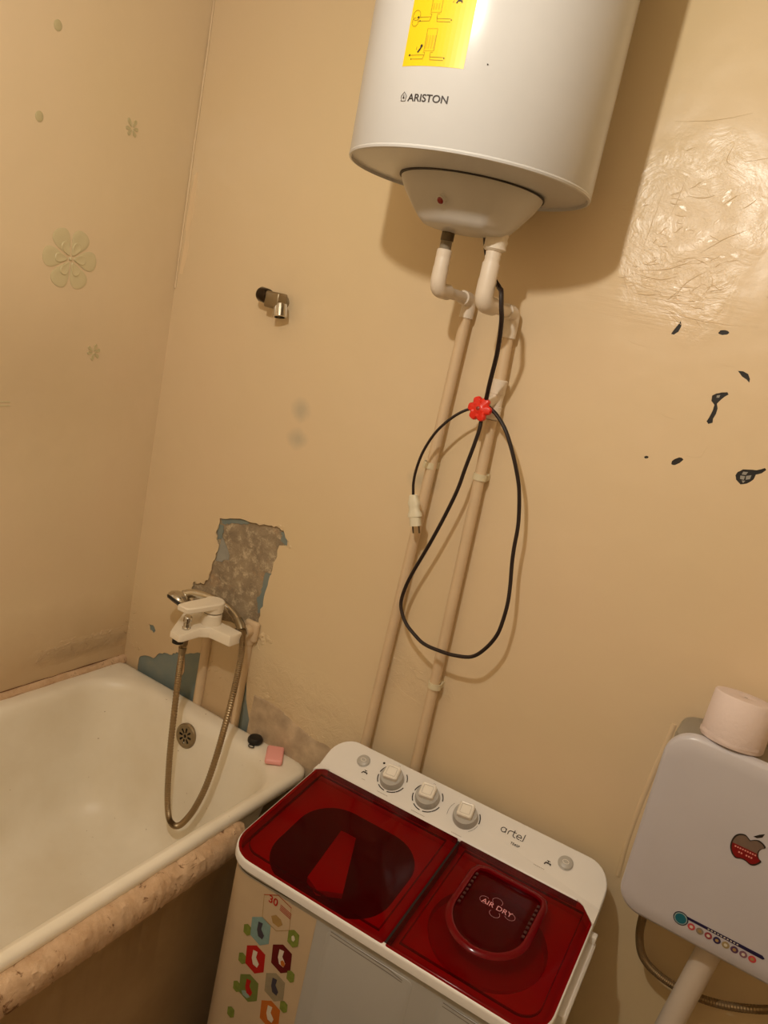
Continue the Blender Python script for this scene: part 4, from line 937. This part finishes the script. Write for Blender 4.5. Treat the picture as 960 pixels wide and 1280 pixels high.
# ---------------------------------------------------------------- toilet cistern
cs = thing('toilet_cistern', 'white wall-hung toilet cistern with a fruit logo on its front', 'cistern', (1.69, 0, .77))
bm = bmesh.new(); P = rrect(1.534, 1.846, .785, 1.118, .045, 8)
rings(bm, [[V(a, y, b) for a, b in (inset(P, d) if d else P)] for d, y in ((.0, -.003), (0, -.120), (.012, -.134))]); obj('tank', bm, M_cist, cs)
bm = bmesh.new(); P = rrect(1.5, 1.88, -.134, -.002, .03, 6); P = rrect(1.526, 1.854, -.136, -.003, [.03, .045, .03, .03], 8)
rings(bm, [[V(a, b, z) for a, b in (inset(P, d) if d else P)] for d, z in ((0, 1.096), (0, 1.120), (.003, 1.126), (.012, 1.128))]); obj('tank_lid', bm, M_cistg, cs, label='grey tinted lid')
bm = bmesh.new(); P = rrect(1.520, 1.862, .772, 1.146, [.058, .052, .046, .046], 12)
rs = [[V(a, -.132, b) for a, b in inset(P, .006)], [V(a, -.136, b) for a, b in P]]
for d, y in ((0, -.146), (.002, -.150), (.008, -.1535), (.03, -.155)): rs.append([V(a, y, b) for a, b in (inset(P, d) if d else P)])
rings(bm, rs); cvr = obj('front_cover', bm, M_cist, cs, smooth=50)
def on_cover(bm, name, m, label=None, lift=.0006, kind=None):
    for v in bm.verts: v.co = V(v.co.x, -.155-lift-v.co.z, v.co.y)
    return obj(name, bm, m, cvr, smooth=0, label=label, kind=kind)
ax_, az_ = 1.693, .994
AP = [(.00,.36),(.10,.44),(.24,.50),(.40,.44),(.48,.34),(.39,.24),(.34,.10),(.36,-.06),(.42,-.16),(.50,-.22),(.44,-.36),(.34,-.48),(.22,-.52),(.10,-.47),(0,-.45),(-.10,-.47),(-.22,-.52),(-.34,-.46),(-.44,-.32),(-.50,-.12),(-.50,.12),(-.44,.32),(-.32,.44),(-.18,.48),(-.08,.42)]
sp_ = [ (p.x, p.y) for p in spline([(a, b, 0) for a, b in AP+[AP[0]]], 3)][:-1]
SA = .052
ap2 = lambda s_, k=1: [(ax_+a*SA*s_*1.0, az_+b*SA*s_*.92) for a, b in sp_]
bm = plate(ap2(1), (), .0003); on_cover(bm, 'logo_outline', M_ink, 'fruit logo sticker, grey above and red below')
up = [p for p in ap2(.9)]
bm = plate(up, (), .0003)
geom = bm.verts[:]+bm.edges[:]+bm.faces[:]
bmesh.ops.bisect_plane(bm, geom=geom, plane_co=(0, az_-.000, 0), plane_no=(0, 1, 0), clear_inner=True); on_cover(bm, 'logo_upper', flat('logo_grey', 118, 98, 86), lift=.0010)
bm = plate(up, (), .0003); geom = bm.verts[:]+bm.edges[:]+bm.faces[:]
bmesh.ops.bisect_plane(bm, geom=geom, plane_co=(0, az_-.000, 0), plane_no=(0, 1, 0), clear_outer=True); on_cover(bm, 'logo_lower', flat('logo_red', 128, 14, 18), lift=.0010)
bm = bmesh.new(); poly(bm, [(ax_+.002, az_+.026), (ax_+.010, az_+.034), (ax_+.017, az_+.039), (ax_+.015, az_+.031), (ax_+.008, az_+.026)], 0); on_cover(bm, 'logo_leaf', M_ink)
bm = bmesh.new()
for k in range(9): ribbon(bm, [(ax_-.019+k*.0040, az_-.004), (ax_-.0165+k*.0040, az_-.004)], .0026, 0)
for k in (2, 3, 5, 6, 7): ribbon(bm, [(ax_-.019+k*.0040, az_-.0115), (ax_-.0165+k*.0040, az_-.0115)], .0030, 0)
on_cover(bm, 'logo_print', flat('logo_print_pink', 226, 150, 140), lift=.0015, kind='stuff')
# strip of round stickers
zs = .8165
bm = bmesh.new(); poly(bm, [(1.640, zs+.006), (1.640, zs+.001), (1.770, zs+.000), (1.773, zs+.003), (1.768, zs+.007)], 0); sb = on_cover(bm, 'sticker_bar', flat('sticker_navy', 34, 26, 70), 'narrow navy sticker strip')
bm = bmesh.new()
for k in range(10): ribbon(bm, [(1.678+k*.0054, zs+.0035), (1.681+k*.0054, zs+.0035)], .0022, 0)
on_cover(bm, 'sticker_print', c_wht, lift=.0010, kind='stuff')
bm = bmesh.new(); disc(bm, 1.6330, zs-.0035, .0130, 0, 28); on_cover(bm, 'round_badge', flat('badge_navy', 24, 34, 60), 'round teal and navy badge', lift=.0009)
bm = bmesh.new(); disc(bm, 1.6330, zs-.0035, .0112, 0, 28); on_cover(bm, 'badge_ring', flat('badge_grey', 150, 170, 170), lift=.0012)
bm = bmesh.new(); disc(bm, 1.6330, zs-.0035, .0095, 0, 28); on_cover(bm, 'badge_centre', flat('badge_teal', 30, 104, 122), lift=.0015)
cols = [(196, 78, 84), (140, 128, 112), (150, 64, 74), (44, 38, 84), (160, 140, 100), (88, 60, 92), (132, 92, 110), (198, 74, 78)]
for k, c in enumerate(cols):
    x = 1.6530+k*.0147; bm = bmesh.new(); disc(bm, x, zs-.0085, .0064, 0, 18); on_cover(bm, 'dot_badge', flat('dot_rim', *c), lift=.0009)
    bm = bmesh.new(); disc(bm, x, zs-.0085, .0030, 0, 10); on_cover(bm, 'dot_badge_centre', c_wht if k % 2 == 0 else c_tan, lift=.0012)
FPX, FPY, FPZ = 1.700, -.085, .775
bm = bmesh.new(); lathe(bm, [(.034, 0), (.034, .026), (.030, .028)], 28, axis_M((FPX-.002, FPY, FPZ-.022), (.05, 0, 1))); obj('outlet_nut', bm, M_teal, cs, label='teal outlet nut')
fp = thing('flush_pipe', 'thick white flush pipe slanting down from the cistern', 'pipe', (FPX, FPY, .4))
bm = bmesh.new(); tube(bm, spline([(FPX-.002, FPY, .772), (FPX-.008, FPY-.004, .72), (FPX-.022, FPY-.014, .60), (FPX-.038, FPY-.026, .46), (FPX-.046, FPY-.040, .38), (FPX-.044, FPY-.08, .30)], 6), .0225, 26); obj('pipe_body', bm, M_flush, fp)
bm = bmesh.new(); tube(bm, [(FPX-.0005, FPY, .782), (FPX-.005, FPY-.002, .748)], .0245, 26); obj('pipe_collar', bm, M_flush, fp)
fh = thing('supply_hose', 'braided supply hose curving beneath the cistern', 'hose', (1.57, -.06, .75))
HQ = spline([(1.572, -.070, .762), (1.570, -.068, .72), (1.575, -.062, .672), (1.592, -.055, .630), (1.625, -.050, .608), (1.675, -.045, .600), (1.735, -.045, .612), (1.80, -.045, .645), (1.87, -.05, .70), (1.95, -.05, .72)], 26)
bm = bmesh.new(); tube(bm, HQ, .0082, 12, rib=lambda i: 1 if i % 2 else .93); obj('hose_body', bm, M_braid, fh, smooth=20)
bm = bmesh.new(); lathe(bm, [(.0135, 0), (.0135, .022), (.011, .024)], 6, Matrix.Translation((1.572, -.070, .758))); lathe(bm, [(.010, 0), (.010, .02)], 14, Matrix.Translation((1.572, -.070, .742))); obj('hose_nut', bm, mat('dark_brass_nut', srgb(90, 64, 48), .5, metal=.5), fh)
# toilet roll on top
tr = thing('toilet_roll', 'white toilet paper roll standing on top of the cistern', 'toilet roll', (1.616, -.104, 1.1415))
RM = Matrix.Translation((1.616, -.104, 1.1415)) @ Matrix.Rotation(math.radians(-10), 4, 'X')
bm = bmesh.new(); rs = []
for r, z in ((.052, 0), (.0535, .003), (.053, .045), (.0515, .082), (.050, .0845), (.03, .0855), (.008, .0845), (.0045, .083)):
    rs.append([RM @ V(r*(1+.010*math.sin(3*a+z*30)+.006*nz((a, z*20, r), 2))*math.cos(a), r*(1+.010*math.sin(3*a+z*30))*math.sin(a), z) for a in [2*PI*k/56 for k in range(56)]])
rings(bm, rs); obj('paper', bm, M_paper, tr, smooth=40)
bm = bmesh.new(); disc(bm, 0, 0, .0035, .0845, 10, ry=.0025); bm.transform(RM); obj('core_hole', bm, M_grey, tr, smooth=0)
bm = bmesh.new(); P = [RM @ V(.0545*math.cos(a), .0545*math.sin(a), .003+.004*abs(math.sin(a*2))) for a in [math.radians(d) for d in range(190, 330, 8)]]
Q = [RM @ V(.0550*math.cos(a), .0550*math.sin(a), .009+.005*abs(math.sin(a*1.3))) for a in [math.radians(d) for d in range(190, 330, 8)]]
va = [bm.verts.new(p) for p in P]; vb = [bm.verts.new(p) for p in Q]
for i in range(len(va)-1): bm.faces.new((va[i], va[i+1], vb[i+1], vb[i]))
obj('loose_sheet', bm, M_paper, tr)

# ---------------------------------------------------------------- the bulb's holder and cord (above the frame)
lp = thing('ceiling_lamp', 'bare bulb holder hanging from the ceiling', 'lamp', (LAMP[0], LAMP[1], ZC))
bm = bmesh.new(); lathe(bm, [(.018, .032), (.022, .05), (.018, .09), (.006, .10)], 20, Matrix.Translation(LAMP)); obj('bulb_holder', bm, M_darkpl, lp)
bm = bmesh.new(); tube(bm, [(LAMP[0], LAMP[1], LAMP[2]+.095), (LAMP[0], LAMP[1], ZC)], .003, 8); obj('lamp_cord', bm, M_darkpl, lp)
